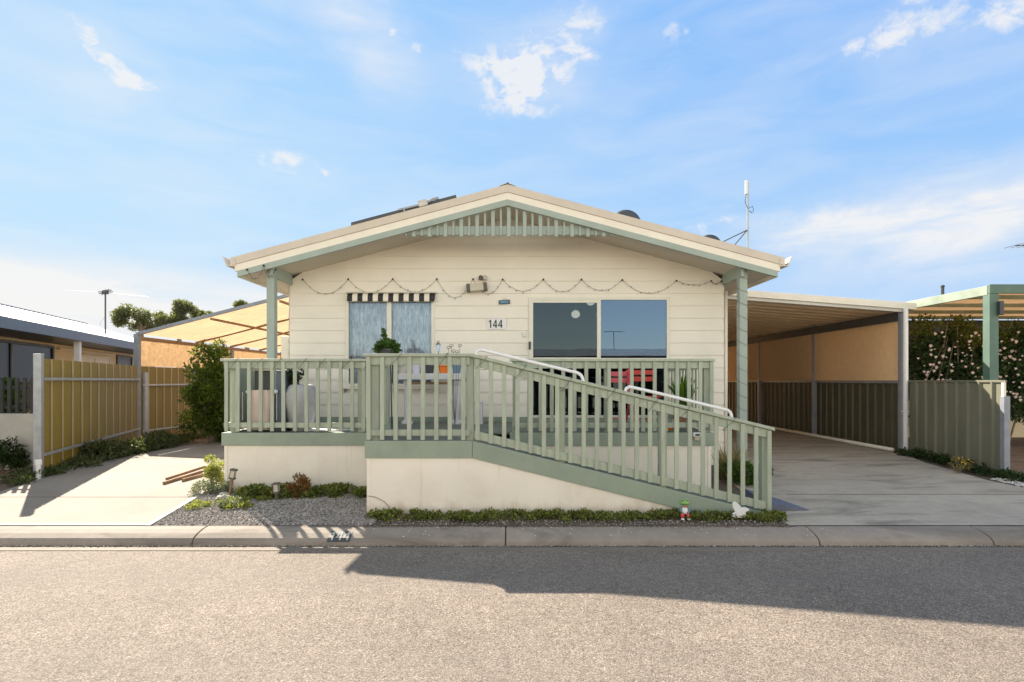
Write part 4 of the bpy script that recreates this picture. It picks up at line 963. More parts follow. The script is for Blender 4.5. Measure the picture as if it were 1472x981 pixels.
# light fitting
c = wpt(685.5, 413.5, .1); t = thing('wall_light', c, 'boxy wall light with dark ends, tilted, between window and door', 'lamp')
dv = Vector((1, 0, .09)).normalized()
m_ = MB(); m_.bar(c-dv*.165, c+dv*.165, .09, .125); m_.build('diffuser', 'lamp_glass', t, bevel=.012)
m_ = MB(); m_.bar(c-dv*.175, c-dv*.11, .10, .14); m_.bar(c+dv*.11, c+dv*.175, .10, .14); m_.build('end_cap', 'lamp_frame', t, bevel=.01)
c2 = wpt(694, 399.5, .08); t = thing('sensor_light', c2, 'small twin sensor light mounted just above the boxy wall light', 'lamp')
for dx in (-.035, .04):
    m_ = MB(); m_.lathe([(.0, -.04), (.034, -.035), (.036, .02), (.02, .04)], (c2.x+dx, c2.y, c2.z), 12); m_.build('lamp_head', 'lamp_glass' if dx > 0 else 'lamp_frame', t)
m_ = MB(); m_.box(c2.x-.05, c2.x+.05, WY-.06, WY-.02, c2.z-.02, c2.z+.02); m_.build('mount', 'lamp_glass', t)
# blue sign
c = wpt(725, 434.5, .04); t = thing('wall_sign', c, 'tiny weathered blue wooden sign hanging above the house number', 'sign')
m_ = MB(); m_.bar(c-Vector((.095, 0, .006)), c+Vector((.095, 0, .006)), .018, .072); m_.build('board', 'lamp_frame', t, bevel=.006)
m_ = MB(); m_.bar(c-Vector((.065, .011, .004)), c+Vector((.065, -.011, .004)), .006, .045); m_.build('face', 'sign_blue', t)
m_ = MB(); m_.tube([c+Vector((-.05, 0, .03)), c+Vector((0, .0, .06)), c+Vector((.05, 0, .038))], .002, 5); m_.build('cord', 'black', t)
# number plate 144
def digit1(x, z, h_, k=1): return [[(x+.30*h_, z), (x+.44*h_, z), (x+.44*h_, z+h_), (x+.33*h_, z+h_), (x+.14*h_, z+.84*h_), (x+.14*h_, z+.70*h_), (x+.30*h_, z+.80*h_)]]
def digit4(x, z, h_):
    return [[(x+.34*h_, z), (x+.48*h_, z), (x+.48*h_, z+h_), (x+.34*h_, z+h_)],
            [(x+.02*h_, z+.22*h_), (x+.339*h_, z+.22*h_), (x+.339*h_, z+.35*h_), (x+.02*h_, z+.35*h_)],
            [(x+.481*h_, z+.22*h_), (x+.56*h_, z+.22*h_), (x+.56*h_, z+.35*h_), (x+.481*h_, z+.35*h_)],
            [(x+.02*h_, z+.352*h_), (x+.15*h_, z+.352*h_), (x+.338*h_, z+.80*h_), (x+.338*h_, z+.998*h_)]]
c = wpt(714, 466, .03); t = thing('number_plaque', c, 'white plaque with black house number 144 left of the sliding door', 'sign')
m_ = MB(); m_.box(c.x-.165, c.x+.165, WY-.034, WY-.026, c.z-.095, c.z+.095); m_.build('plate', 'white_paint', t, bevel=.002)
m_ = MB(); hh = .135; xs_ = c.x-.135
for k, fn in enumerate((digit1, digit4, digit4)):
    for q in fn(xs_+(-.018, .068, .158)[k], c.z-hh/2, hh): m_.prism_y(q, WY-.0375, WY-.0345)
m_.build('numerals', 'black', t)
# door bell + tap + knob
c = wpt(753.5, 481, .04); m_ = MB(); m_.box(c.x-.022, c.x+.022, WY-.05, WY-.02, c.z-.04, c.z+.04); m_.ball((c.x, WY-.052, c.z+.012), .008); tag(m_.build('doorbell', 'white_paint', bevel=.004, origin=c), 'small white doorbell left of the sliding door', 'doorbell')
c = P(497, 562, WY-.05); m_ = MB(); m_.tube([(c.x, WY-.02, c.z), (c.x, WY-.09, c.z), (c.x-.005, WY-.10, c.z-.03)], .012, 8); m_.tube([(c.x-.03, WY-.07, c.z+.03), (c.x+.03, WY-.07, c.z+.03)], .008, 6); tag(m_.build('garden_tap', 'lamp_frame', origin=c), 'small brass tap on the wall under the left window', 'tap')
# string lights
def string(name, hooks, sags, Yw, label, hookr=.016):
    t = thing(name, P(hooks[0][0], hooks[0][1], Yw), label, 'string lights')
    wire = MB(); bl = MB(); rr = random.Random(3)
    for i in range(len(hooks)-1):
        a = P(*hooks[i], Yw); b = P(*hooks[i+1], Yw); zs_ = P(0, sags[i], Yw).z; pts = []
        for k in range(13):
            u = k/12; p = a.lerp(b, u); s_ = 4*u*(1-u); p.z = p.z*(1-s_)+zs_*s_+rr.uniform(-.004, .004); pts.append(p)
        wire.tube(pts, .0030, 5, False)
        for k in (2, 4, 6, 8, 10):
            p = pts[k]; bl.tube([p, p+Vector((rr.uniform(-.015, .015), -.004, rr.choice((-.022, -.03, .02))))], .0055, 5)
    for hk in hooks:
        p = P(*hk, Yw); m_ = MB(); m_.ball(p, hookr, hookr, hookr, 8, 6); m_.build('hook', 'black', t)
    wire.build('wire', 'lamp_frame', t); bl.build('bulbs', 'lamp_frame', t)
    return t
hooks = [(435, 402), (500.5, 401.5), (564.5, 401.5), (628, 401.5), (680, 401.5), (722.7, 402), (781, 402), (836, 402), (894.7, 402.7), (972.5, 403.8), (1022.6, 404.3), (1037, 404.5)]
string('string_lights', hooks, [423, 421, 420, 428, 423, 418.7, 419.8, 418, 422, 410, 408], WY-.045, 'string of small fairy lights looped from black hooks across the front wall')
string('string_lights', [(355, 388), (379, 382), (396, 388)], [401, 398], RF-.012, 'short fairy light string on the barge board at the left eave')
# post spiral
t = thing('string_lights', (3.646, 8.82, 1.6), 'fairy light wire wound in a spiral around the right verandah post', 'string lights')
m_ = MB(); pts = []
z = 3.3; k = 0
cr_ = [(-.066, -.066), (.066, -.066), (.066, .066), (-.066, .066)]
while z > 1.0:
    q = cr_[k % 4]; pts.append((3.646+q[0], 8.822+q[1], z)); z -= .052; k += 1
m_.tube(pts, .0034, 5, False); m_.build('wire', 'lamp_frame', t)
# wires wrapped along rails
def railwire(pts_fn, label, x0, x1, step, y, origin):
    t = thing('string_lights', origin, label, 'string lights'); m_ = MB(); pts = []; x = x0; k = 0; rr = random.Random(int(x0*10)+50)
    while x < x1:
        zt = pts_fn(x)
        pts.append((x, y+.10, zt+.006)); pts.append((x+.03, y-.015, zt+.006)); pts.append((x-.01, y-.022, zt-.05)); pts.append((x-.08-.05*rr.random(), y-.014, zt-.13-.03*rr.random())); 
        pts.append((x-.02, y+.07, zt-.15)); x += step*(.75+.5*rr.random())
        k += 1
    m_.tube(pts, .0028, 5, False); m_.build('wire', 'charcoal', t)
railwire(lambda x: rt, 'fairy light wire wrapped along the left deck rail', LX0+.2, LX1-.1, .3, DY-.003, (LX0+.2, DY, rt))
railwire(lambda x: rt2-zramp(x), 'fairy light wire wrapped along the front landing and ramp rail', LX1+.4, RX-.1, .48, FY-.003, (LX1+.4, FY, rt2))
# =================================================================== THINGS ON THE DECK
def pot(name, c, r, h_, mat, label, cat='pot', group=None, taper=.8, parent=None):
    m_ = MB(); m_.lathe([(r*taper*.9, 0), (r*taper, .005), (r*.97, h_*.85), (r*1.05, h_*.87), (r*1.05, h_), (r*.92, h_), (r*.88, h_*.86), (.001, h_*.85)], c, 20)
    if parent is not None: return m_.build(name, mat, parent, smooth=False)
    return tag(m_.build(name, mat, origin=c), label, cat, group)
# shelf table with pedestal
TY = 8.9; sx0 = P(572, 0, TY).x; sx1 = P(664.5, 0, TY).x; stz = P(0, 537, TY).z; sbz = P(0, 546.3, TY).z
t = thing('plant_bench', ((sx0+sx1)/2, TY, DF), 'pale stone bench on pedestals holding a row of small pots', 'bench')
m_ = MB(); m_.box(sx0, sx1, TY, TY+.3, sbz, stz); m_.build('top', 'stone_white', t, bevel=.012)
for pc, wd in ((P(656.5, 0, TY+.1).x, .075), (sx0+.12, .05)):
    m_ = MB(); m_.lathe([(wd*1.9, 0), (wd*1.9, .03), (wd*1.15, .06), (wd, .1), (wd*.92, sbz-DF-.1), (wd*1.2, sbz-DF-.04), (wd*1.2, sbz-DF)], (pc, TY+.15, DF), 20); m_.build('pedestal', 'stone_white', t, smooth=False)
m_ = MB(); m_.box(sx0+.1, sx1-.1, TY+.12, TY+.18, sbz-.075, sbz-.035); m_.build('stretcher', 'timber', t)
pots = [(579.5, .085, 'lime_stone', 'pale pot with dark twigs at the left end of the stone bench'), (598, .075, 'lilac_glaze', 'plain lilac white pot on the stone bench between two dark pots'),
        (618, .072, 'charcoal', 'dark patterned grey pot in the middle of the stone bench'), (637.5, .082, 'orange_glaze', 'bright orange glazed pot on the stone bench'), (656.5, .075, 'frog_blue', 'blue and white patterned pot at the right end of the stone bench')]
for px_, r_, mt, lb in pots:
    x = P(px_, 0, TY+.15).x; pot('plant_pot', (x, TY+.15, stz), r_, .135, mt, lb, group='small pots on the stone bench')
def speckle(c, r, h_, mat, nm):
    pass
# mosaic flecks on dark and blue pots
t = thing('glass_lantern', (P(630, 0, 9.2).x, 9.2, stz), 'clear glass lantern on a stake behind the stone bench', 'lantern')
c = P(630, 492, 9.2); m_ = MB(); m_.ball(c, .028, .028, .028, 10, 8); m_.build('finial', 'lamp_glass', t, smooth=True)
m_ = MB(); m_.lathe([(.035, -.16), (.04, -.04), (.02, -.02)], c, 12); m_.build('glass', 'glass_clear', t)
m_ = MB(); m_.tube([(c.x, c.y, DF), (c.x, c.y, c.z-.15)], .007, 6); m_.build('stake', 'lamp_frame', t)
t = thing('wire_ornament', (P(654, 0, 8.7).x, 8.7, DF), 'thin dark wire flower ornament poking up above the landing rail', 'ornament')
m_ = MB()
for a in ((645, 500), (652, 505), (661, 497), (657, 506), (649, 497)):
    q = P(*a, 8.7); m_.tube([(P(654, 0, 8.7).x, 8.7, DF), (q.x-.01, 8.7, q.z-.3), q], .003, 4, False)
    pts = [q+Vector((math.cos(u*2*PI/8)*.028, 0, math.sin(u*2*PI/8)*.02)) for u in range(9)]; m_.tube(pts, .004, 4, False)
m_.build('wire', 'charcoal', t)
# leafy potted plant above the rail
c = P(556, 497, 8.3); t = thing('potted_plant', (c.x, 8.3, DF), 'bushy bright green potted plant on a stand behind the landing rail corner', 'plant')
cl = [(c.x+dx, 8.3+dy, c.z+dz, .09, .09, .07, 1) for dx, dy, dz in ((-.08, 0, -.02), (.08, 0, -.02), (0, .05, .03), (-.02, -.05, .0), (.1, .03, -.04), (-.11, .02, -.05))]+[(c.x-.03, 8.3, c.z+.13, .03, .03, .06, .25), (c.x-.06, 8.3, c.z+.2, .02, .02, .04, .12)]
leafmesh(cl, 900, .055, .042, 5, .2).build('foliage', 'leaf_mid', t)
pot('pot', (c.x, 8.3, c.z-.25), .11, .2, 'charcoal', None, parent=t)
m_ = MB(); 
for dx, dy in ((-.1, -.1), (.1, -.1), (.1, .1), (-.1, .1)): m_.tube([(c.x+dx, 8.3+dy, DF), (c.x+dx*.7, 8.3+dy*.7, c.z-.25)], .01, 6)
m_.box(c.x-.12, c.x+.12, 8.18, 8.42, c.z-.265, c.z-.25); m_.build('stand', 'charcoal', t)
# white urn and small box
c = P(673.5, 547, 9.1); t = thing('white_urn', (c.x, 9.1, DF), 'white ceramic urn on a stand right of the stone bench', 'urn')
m_ = MB(); m_.lathe([(.05, 0), (.075, .05), (.082, .14), (.075, .22), (.05, .25)], (c.x, 9.1, c.z), 16); m_.build('urn', 'stone_white', t, smooth=True)
m_ = MB(); m_.lathe([(.1, 0), (.1, .02), (.02, .04), (.02, c.z-DF-.03), (.08, c.z-DF-.01), (.08, c.z-DF)], (c.x, 9.1, DF), 12); m_.build('stand', 'lime_stone', t)
c = P(684, 590, 8.9); m_ = MB(); m_.box(c.x-.11, c.x+.11, 8.85, 9.05, DF, DF+.36); m_.box(c.x-.12, c.x+.12, 8.84, 9.06, DF+.34, DF+.37); tag(m_.build('storage_box', 'stone_white', bevel=.01, origin=(c.x, 8.95, DF)), 'small white box standing on the deck floor behind the ramp bend', 'box')
# left corner: dark panel, pink covered bench, wrapped planter
t = thing('covered_chair', (P(376, 0, 7.7).x, 7.7, DF), 'pale pink fabric covered chair with round white knobs and dark back behind left railing', 'chair')
Yc = 7.64
a = P(361, 533, Yc); b = P(389, 560, Yc); m_ = MB(); m_.box(a.x, b.x, Yc+.1, Yc+.13, b.z-.03, a.z); m_.build('back_panel', 'charcoal', t, bevel=.006)
m_ = MB(); m_.box(a.x-.03, b.x+.03, Yc+.085, Yc+.14, a.z, a.z+.025); m_.build('top_bar', 'lime_stone', t)
m_ = MB(); sw = P(358, 0, Yc).x; se = P(395, 0, Yc).x; zt = P(0, 561, Yc).z
n = 24; vs = []
for j, (zz, k) in enumerate(((DF+.03, .75), (DF+.2, .78), (zt-.08, .98), (zt, 1.0))):
    for i in range(n):
        a_ = 2*PI*i/n; rx = (se-sw)/2*k; ry = .2*k; q = 1+(.05*math.sin(5*a_) if j < 2 else 0)
        vs.append(((sw+se)/2+rx*math.copysign(abs(math.cos(a_))**.5, math.cos(a_))*q, Yc+.2+ry*math.copysign(abs(math.sin(a_))**.5, math.sin(a_))*q-.12, zz))
m_.add(vs, [(j*n+i, j*n+(i+1) % n, (j+1)*n+(i+1) % n, (j+1)*n+i) for j in range(3) for i in range(n)]+[tuple(range(3*n, 4*n))]); m_.build('fabric_cover', 'pink_cloth', t, smooth=False)
for px_ in (356.5, 396.5):
    q = P(px_, 563.5, Yc-.02); m_ = MB(); m_.ball(q, .03, .03, .03); m_.build('knob', 'white_paint', t, smooth=True)
    m_ = MB()
    for k in range(16): m_.ball((q.x+(.01 if px_ > 380 else -.075), q.y, q.z-.02-.024*k), .009, .009, .011, 6, 4)
    m_.build('beaded_trim', 'white_paint', t, smooth=True)
c = P(433, 0, 7.86); t = thing('wrapped_planter', (c.x, 7.86, DF), 'large pot wrapped in crinkled pale grey plastic holding a dark plant', 'planter')
m_ = MB(); ztp = P(0, 553, 7.86).z; hh = ztp-DF; prof = [(.12, 0), (.15, .04), (.2, hh*.35), (.235, hh*.6), (.225, hh*.82), (.17, hh*.97), (.14, hh*1.0), (.1, hh*.97)]; n = 36; vs = []; rr = random.Random(4)
for j, (q, zz) in enumerate(prof):
    for i in range(n): a_ = 2*PI*i/n; w_ = 1+.035*math.sin(7*a_+j)+rr.uniform(-.025, .025); vs.append((c.x+q*math.cos(a_)*w_, 7.86+q*math.sin(a_)*w_, DF+zz))
m_.add(vs, [(j*n+i, j*n+(i+1) % n, (j+1)*n+(i+1) % n, (j+1)*n+i) for j in range(len(prof)-1) for i in range(n)]); m_.build('wrapped_pot', 'wrap_grey', t, smooth=True)
cl = [(P(416, 0, 7.84).x, 7.84, P(0, 541, 7.84).z, .07, .07, .13, 1.2), (P(424, 0, 7.84).x, 7.84, P(0, 545, 7.84).z, .06, .06, .08, .6), (P(435, 0, 7.84).x, 7.84, P(0, 535, 7.84).z, .03, .03, .04, .2)]
leafmesh(cl, 260, .06, .035, 8, -.2).build('foliage', 'leaf_dark', t)
m_ = MB(); m_.tube([(c.x, 7.86, ztp-.05), (c.x-.1, 7.84, ztp+.15), cl[0][:3]], .008, 5); m_.build('stem', 'bark', t)
a = P(392, 0, 8.3); t = thing('storage_cabinet', (P(402, 0, 7.8).x, 7.9, DF), 'narrow slate blue upright cabinet beside the pink covered chair on the left deck', 'cabinet')
m_ = MB(); m_.box(P(396.5, 0, 7.66).x, P(407, 0, 7.66).x+.02, 7.66, 8.2, DF+.01, 1.80); m_.build('body', 'slate_blue', t, bevel=.008)
for k in (0,):
    m_ = MB(); xa_ = P(396.5, 0, 7.66).x; m_.box(xa_+.008, xa_+.11, 7.645, 7.659, DF+.05, 1.77); m_.build('cabinet_door', 'slate_blue', t, bevel=.003)
# bright reflections on the deck floor, modelled below as a flat pale oval
# red folding furniture
def folding_chair(cx_, cy_, mat, label, h_=.86, wd=.4, table=False):
    t = thing('folding_chair' if not table else 'folding_table', (cx_, cy_, DF), label, 'chair' if not table else 'table')
    sz_ = DF+.45 if not table else DF+.70
    m_ = MB()
    for k in range(6): m_.box(cx_-wd/2, cx_+wd/2, cy_-.18+k*.062, cy_-.18+k*.062+.05, sz_, sz_+.018)
    m_.build('seat' if not table else 'tabletop', mat, t, bevel=.003)
    for sx_ in (-1, 1):
        m_ = MB(); x = cx_+sx_*(wd/2-.02)
        m_.bar((x, cy_-.18, DF), (x, cy_+.2, sz_ if table else DF+h_), .02, .028, up=(1, 0, 0)); m_.build('leg', mat, t)
        m_ = MB(); x -= sx_*.025; m_.bar((x, cy_+.2, DF), (x, cy_-.16, sz_), .02, .028, up=(1, 0, 0)); m_.build('leg', mat, t)
    if not table:
        for k, zz in enumerate((h_-.02, h_-.12)):
            m_ = MB(); yy = cy_+.2*(.5); m_.box(cx_-wd/2, cx_+wd/2, cy_+.15-.02*k, cy_+.17-.02*k, DF+zz-.07, DF+zz); m_.build('back_slat', mat, t, bevel=.003)
    m_ = MB(); m_.bar((cx_-wd/2+.04, cy_+.12, DF+.12), (cx_+wd/2-.04, cy_+.12, DF+.12), .015, .02); m_.build('stretcher', mat, t)
folding_chair(P(889, 0, 8.45).x, 8.45, 'pink_paint', 'pinkish red slatted folding chair behind the ramp, left of the red one', .86, .38)
folding_chair(P(926, 0, 8.4).x, 8.4, 'red_paint', 'bright red slatted folding chair beside the green strappy plant', .88, .42)
# strappy plant
c = P(982, 0, 8.35); t = thing('strappy_plant', (c.x, 8.35, DF), 'potted strappy plant with long bright green leaves at the right deck corner', 'plant')
m_ = MB(); rr = random.Random(12)
for i in range(60):
    a_ = rr.uniform(0, 2*PI); ln = rr.uniform(.4, .66); sp = rr.uniform(.12, .6); w_ = rr.uniform(.018, .03); p0 = Vector((c.x+.04*math.cos(a_), 8.35+.04*math.sin(a_), DF+.3))
    d_ = Vector((math.cos(a_), math.sin(a_), 0)); sd = Vector((-math.sin(a_), math.cos(a_), 0)); vs = []
    for k in range(6):
        u = k/5; q = p0+d_*(sp*ln*u*1.0)+Vector((0, 0, ln*(u-(.28+.4*sp)*u*u)*1.25)); ww = w_*(1-u**2)+.001; vs += [q-sd*ww, q+sd*ww]
    m_.add(vs, [(2*k, 2*k+1, 2*k+3, 2*k+2) for k in range(5)])
m_.build('foliage', 'leaf_strap', t); pot('pot', (c.x, 8.35, DF), .16, .3, 'terracotta', None, parent=t)
c = P(962, 597, 7.9); pot('clay_pot', (c.x, 7.9, DF), .065, .09, 'orange_glaze', 'small orange clay pot on the deck floor behind the ramp pickets')
# dark storage bench / grey bbq seen under door
c = P(806, 0, 9.2)
t = thing('deck_reflection', (-2.9, 8.0, DF), 'pale oval standing in for bright reflections on the left deck floor', 'mat')
m_ = MB(); n = 28; m_.prism_z([(P(470, 0, 7.85).x+.32*math.cos(2*PI*i/n), 7.85+.16*math.sin(2*PI*i/n)) for i in range(n)], DF+.002, DF+.014); m_.build('mat', 'white_paint', t, auto=True)  # white shape painted as light reflected off the floor boards
# timer on the fascia
c = P(1002, 628, DY-.03); t = thing('irrigation_timer', c, 'small grey irrigation timer box with display on the right deck fascia', 'timer')
m_ = MB(); m_.box(c.x-.05, c.x+.05, DY-.05, DY-.001, c.z-.0, c.z+.055); m_.build('case', 'white_paint', t, bevel=.005)
m_ = MB(); m_.box(c.x-.03, c.x+.03, DY-.053, DY-.0505, c.z+.012, c.z+.04); m_.build('display', 'charcoal', t)
m_ = MB(); m_.box(c.x-.035, c.x+.035, DY-.04, DY-.001, c.z-.045, c.z-.003); m_.build('base', 'lamp_glass', t, bevel=.003)
# =================================================================== GARDEN ORNAMENTS
GY = 6.15; gz0 = g(GY)
fx = P(984, 0, GY).x; t = thing('frog_figurine', (fx, GY, gz0), 'green frog garden figurine in white shirt and red shorts among the ground cover', 'figurine')
b0 = gz0+.012
m_ = MB(); m_.ball((fx, GY, b0+.175), .056, .035, .028, 18, 10); m_.ball((fx-.028, GY-.004, b0+.205), .016, .016, .016, 10, 8); m_.ball((fx+.028, GY-.004, b0+.205), .016, .016, .016, 10, 8)
m_.ball((fx, GY, b0+.15), .03, .024, .02, 12, 8); m_.build('head', 'frog_green', t, smooth=True)
for s in (-1, 1):
    m_ = MB(); m_.ball((fx+s*.028, GY-.018, b0+.208), .006, .005, .007, 8, 6); m_.build('eye', 'black', t, smooth=True)
m_ = MB(); m_.tube([(fx-.04, GY-.032, b0+.168), (fx-.015, GY-.037, b0+.163), (fx+.015, GY-.037, b0+.163), (fx+.04, GY-.032, b0+.168)], .0025, 6); m_.build('mouth', 'charcoal', t)
m_ = MB(); m_.lathe([(.034, .06), (.036, .09), (.03, .12), (.018, .145)], (fx, GY, b0), 16); m_.build('shirt', 'white_paint', t, smooth=True)
m_ = MB(); m_.ball((fx-.012, GY-.03, b0+.138), .012, .006, .008, 8, 6); m_.ball((fx+.012, GY-.03, b0+.138), .012, .006, .008, 8, 6); m_.build('bow_tie', 'frog_red', t, smooth=True)
for s in (-1, 1):
    m_ = MB(); m_.tube([(fx+s*.03, GY, b0+.13), (fx+s*.048, GY-.008, b0+.10), (fx+s*.035, GY-.03, b0+.075)], [.013, .012, .009], 8); m_.ball((fx+s*.032, GY-.033, b0+.072), .01); m_.build('arm', 'frog_blue', t, smooth=True)
    m_ = MB(); m_.tube([(fx+s*.015, GY, b0+.065), (fx+s*.035, GY-.03, b0+.045), (fx+s*.03, GY-.04, b0+.02)], [.022, .02, .016], 8); m_.build('leg', 'frog_red', t, smooth=True)
    m_ = MB(); m_.ball((fx+s*.034, GY-.05, b0+.008), .02, .026, .01, 10, 6); m_.build('foot', 'white_paint', t, smooth=True)
m_ = MB(); m_.lathe([(.02, -.03), (.018, .04)], (fx, GY+.01, b0), 8); m_.build('stake', 'charcoal', t)
poly = [(690, 505), (695, 492), (712, 487), (732, 497), (752, 515), (772, 541), (800, 535), (826, 543), (836, 556), (832, 566), (812, 572), (802, 585), (810, 604), (806, 620), (790, 627), (750, 626), (715, 629), (692, 616), (688, 602), (698, 590), (716, 578), (704, 556), (694, 534)]
pts = [P(940+a/6.133, 642+b/6.133, GY) for a, b in poly]
m_ = MB(); m_.prism_y([(p.x, p.z) for p in pts][::-1], GY-.014, GY+.014); m_.tube([(pts[17].x, GY, .08), (pts[17].x, GY, pts[17].z+.03)], .006, 6)
tag(m_.build('bird_ornament', 'white_paint', auto=True, bevel=.006, origin=(pts[15].x, GY, gz0)), 'flat white bird shaped garden ornament near the ramp end', 'ornament')
# solar stake lights
for (px_, pyt, pyb, lean, lb) in ((336.5, 674.5, 706, .07, 'taller leaning solar garden light by the left corner of the deck skirt'), (397.5, 694, 712, .0, 'shorter upright solar garden light in front of the left deck skirt')):
    YS = 7.3 if lean else 6.98; a = P(px_, pyt, YS); zb = g(YS); xb_ = a.x-lean; t = thing('solar_light', (xb_, YS, zb), lb, 'garden light', 'solar stake lights in the gravel bed')
    hb = .11
    d_ = (Vector((a.x, YS, a.z))-Vector((xb_, YS, zb-.02))).normalized()
    p1 = Vector((a.x, YS, a.z)); p0 = p1-d_*hb*1.25
    m_ = MB(); m_.bar(p0+d_*.025, p1-d_*.02, .06, .055, up=(0, 1, 0)); m_.build('lens', 'lamp_glass', t, bevel=.004)
    m_ = MB(); m_.bar(p1-d_*.022, p1, .078, .072, up=(0, 1, 0)); m_.bar(p0, p0+d_*.027, .07, .065, up=(0, 1, 0))
    for sx_ in (-1, 1): m_.bar(p0+Vector((sx_*.032, -.03, .02)), p1+Vector((sx_*.032, -.03, -.015)), .008, .008, up=(0, 1, 0))
    m_.build('lamp_housing', 'lamp_frame', t, bevel=.003)
    m_ = MB(); m_.tube([p0, Vector((xb_, YS, zb-.05))], [.022, .012], 8); m_.build('stake', 'timber' if lean else 'lamp_frame', t)
# timber stakes on the driveway
t0 = P(234, 697, 7.9)
for i, (a, b, w_) in enumerate((((235, 697), (290, 680), .032), ((239, 694), (294, 676), .028), ((262, 693), (298, 683), .026))):
    def gp(px_, py_): 
        Y = 7.5
        for _ in range(8): Y = F*(CAMZ-(g(Y)+.012))/(py_-HOR)
        return Vector(((px_-CX)*Y/F, Y, g(Y)+.012))
    A = gp(*a); B = gp(*b); A.z += .022+.03*(i == 1); B.z += .022+.03*(i == 1)
    m_ = MB(); m_.bar(A, B, w_, .04); tag(m_.build('timber_stake', 'timber', bevel=.003, origin=A), ['longest brown timber stake of the pile, lying nearest the kerb', 'brown timber stake lying on top of the pile, farthest from the kerb', 'short brown timber stake lying right of the others, against the shrub'][i], 'stake', 'timber stakes lying on the driveway')
# blue mat at ramp end
m_ = MB(); A = [(2.995, 6.47), (3.47, 6.50), (3.35, 7.05), (3.03, 7.25)]
m_.add([(x, y, g(y)+(.022 if i in (1, 2) else .10)) for i, (x, y) in enumerate(A)]+[(x, y, g(y)+.016) for x, y in A], [(0, 1, 2, 3), (7, 6, 5, 4), (0, 4, 5, 1), (1, 5, 6, 2), (2, 6, 7, 3), (3, 7, 4, 0)])
tag(m_.build('ramp_plate', 'mat_blue', origin=(3.2, 6.8, .13)), 'blue grey threshold plate at the foot of the ramp', 'mat')
# standpipe by left fence post
b = P(55, 690, 8.3); m_ = MB(); m_.tube([(b.x, 8.3, .1), (b.x, 8.3, .42)], .032, 10); m_.lathe([(.045, .30), (.045, .36), (.04, .38)], (b.x, 8.3, .1), 12); tag(m_.build('standpipe', 'white_paint', smooth=False, origin=(b.x, 8.3, .17)), 'short white capped pipe at the foot of the left fence post', 'pipe')
# kerb number patch
kx = P(489, 0, 5.68).x
def kstrip(mb, xa, xb, ya, yb_, off):
    n = 8; vs = []
    for i in range(n+1):
        y = ya+(yb_-ya)*i/n; vs += [(xa, y-off*.5, kerbz(y)+off), (xb, y-off*.5, kerbz(y)+off)]
    mb.add(vs, [(2*i, 2*i+1, 2*i+3, 2*i+2) for i in range(n)])
t = thing('kerb_number', (kx, 5.68, .1), 'black painted patch with white house number on the kerb', 'sign')
m_ = MB(); kstrip(m_, kx-.115, kx+.115, 5.612, 5.76, .003); m_.build('patch', 'charcoal', t)
arc = [(5.617+.0016*k, kerbz(5.617+.0016*k)) for k in range(81)]; acc = [0]
for (a, za), (b, zb) in zip(arc[:-1], arc[1:]): acc.append(acc[-1]+math.hypot(b-a, zb-za))
def kpt(u):
    d_ = u*acc[-1]
    for k in range(80):
        if acc[k+1] >= d_: break
    f_ = (d_-acc[k])/(acc[k+1]-acc[k]); return arc[k][0]+(arc[k+1][0]-arc[k][0])*f_, arc[k][1]+(arc[k+1][1]-arc[k][1])*f_
def clipz(poly, z, keep_above):
    out = []
    for (x0, z0), (x1, z1) in zip(poly, poly[1:]+poly[:1]):
        i0 = (z0 >= z) == keep_above; i1 = (z1 >= z) == keep_above
        if i0: out.append((x0, z0))
        if i0 != i1: out.append((x0+(x1-x0)*(z-z0)/(z1-z0), z))
    return out
m_ = MB(); Hn = .118
for k, fn in enumerate((digit1, digit4, digit4)):
    for q in fn((-.112, -.036, .038)[k], 0, Hn):
        q = [(x*1.0, z) for x, z in q]
        for b_ in range(14):
            c_ = clipz(clipz(q, Hn*b_/14, True), Hn*(b_+1)/14, False) if True else q
            if len(c_) < 3: continue
            vs = []
            for x, z in c_:
                yy, zz = kpt(.08+.84*z/Hn); vs.append((kx+x, yy-.005, zz+.005))
            m_.add(vs, [tuple(range(len(vs)))])
m_.build('numerals', 'lime_stone', t)
# =================================================================== VEGETATION
# eucalypts far left
def tree(px_, pyt, pyb, wpx, Y, label, seed, n=5200):
    c = P(px_, (pyt+pyb)/2, Y); rx = wpx/2*Y/F; rz = (pyb-pyt)/2*Y/F
    root = thing('gum_tree', (c.x, Y, .24), label, 'tree', 'gum trees beyond the left neighbour')
    cl = clumps(c, (rx*.85, rx*.8, rz*.8), 17, rx*.21, seed, surf=.8)
    leafmesh(cl, n, .22, .08, seed, -.3).build('crown', 'leaf_euc', root)
    m_ = MB(); m_.tube([(c.x, Y, 0), (c.x+.1, Y, c.z*.4), (c.x, Y, c.z-rz*.5)], [.3, .22, .12], 8)
    rr = random.Random(seed)
    for q in rr.sample(cl, 8): m_.tube([(c.x, Y, c.z-rz*.9), ((c.x+q[0])/2, (Y+q[1])/2, (c.z-rz*.5+q[2])/2), q[:3]], [.1, .07, .03], 6)
    m_.build('trunk', 'bark', root, smooth=True)
tree(203, 443, 476, 80, 42, 'round topped gum tree left of the pair above the neighbour roof', 21)
tree(257, 431, 472, 62, 44, 'taller dark gum tree in the middle above the neighbour roof', 22)
tree(290, 443, 466, 34, 47, 'small gum tree crown just above the blue edge of the shade canopy', 23, 2600)
tree(354, 431, 450, 34, 48, 'tiny gum tree top peeping over the shade canopy near the house', 24, 2600)
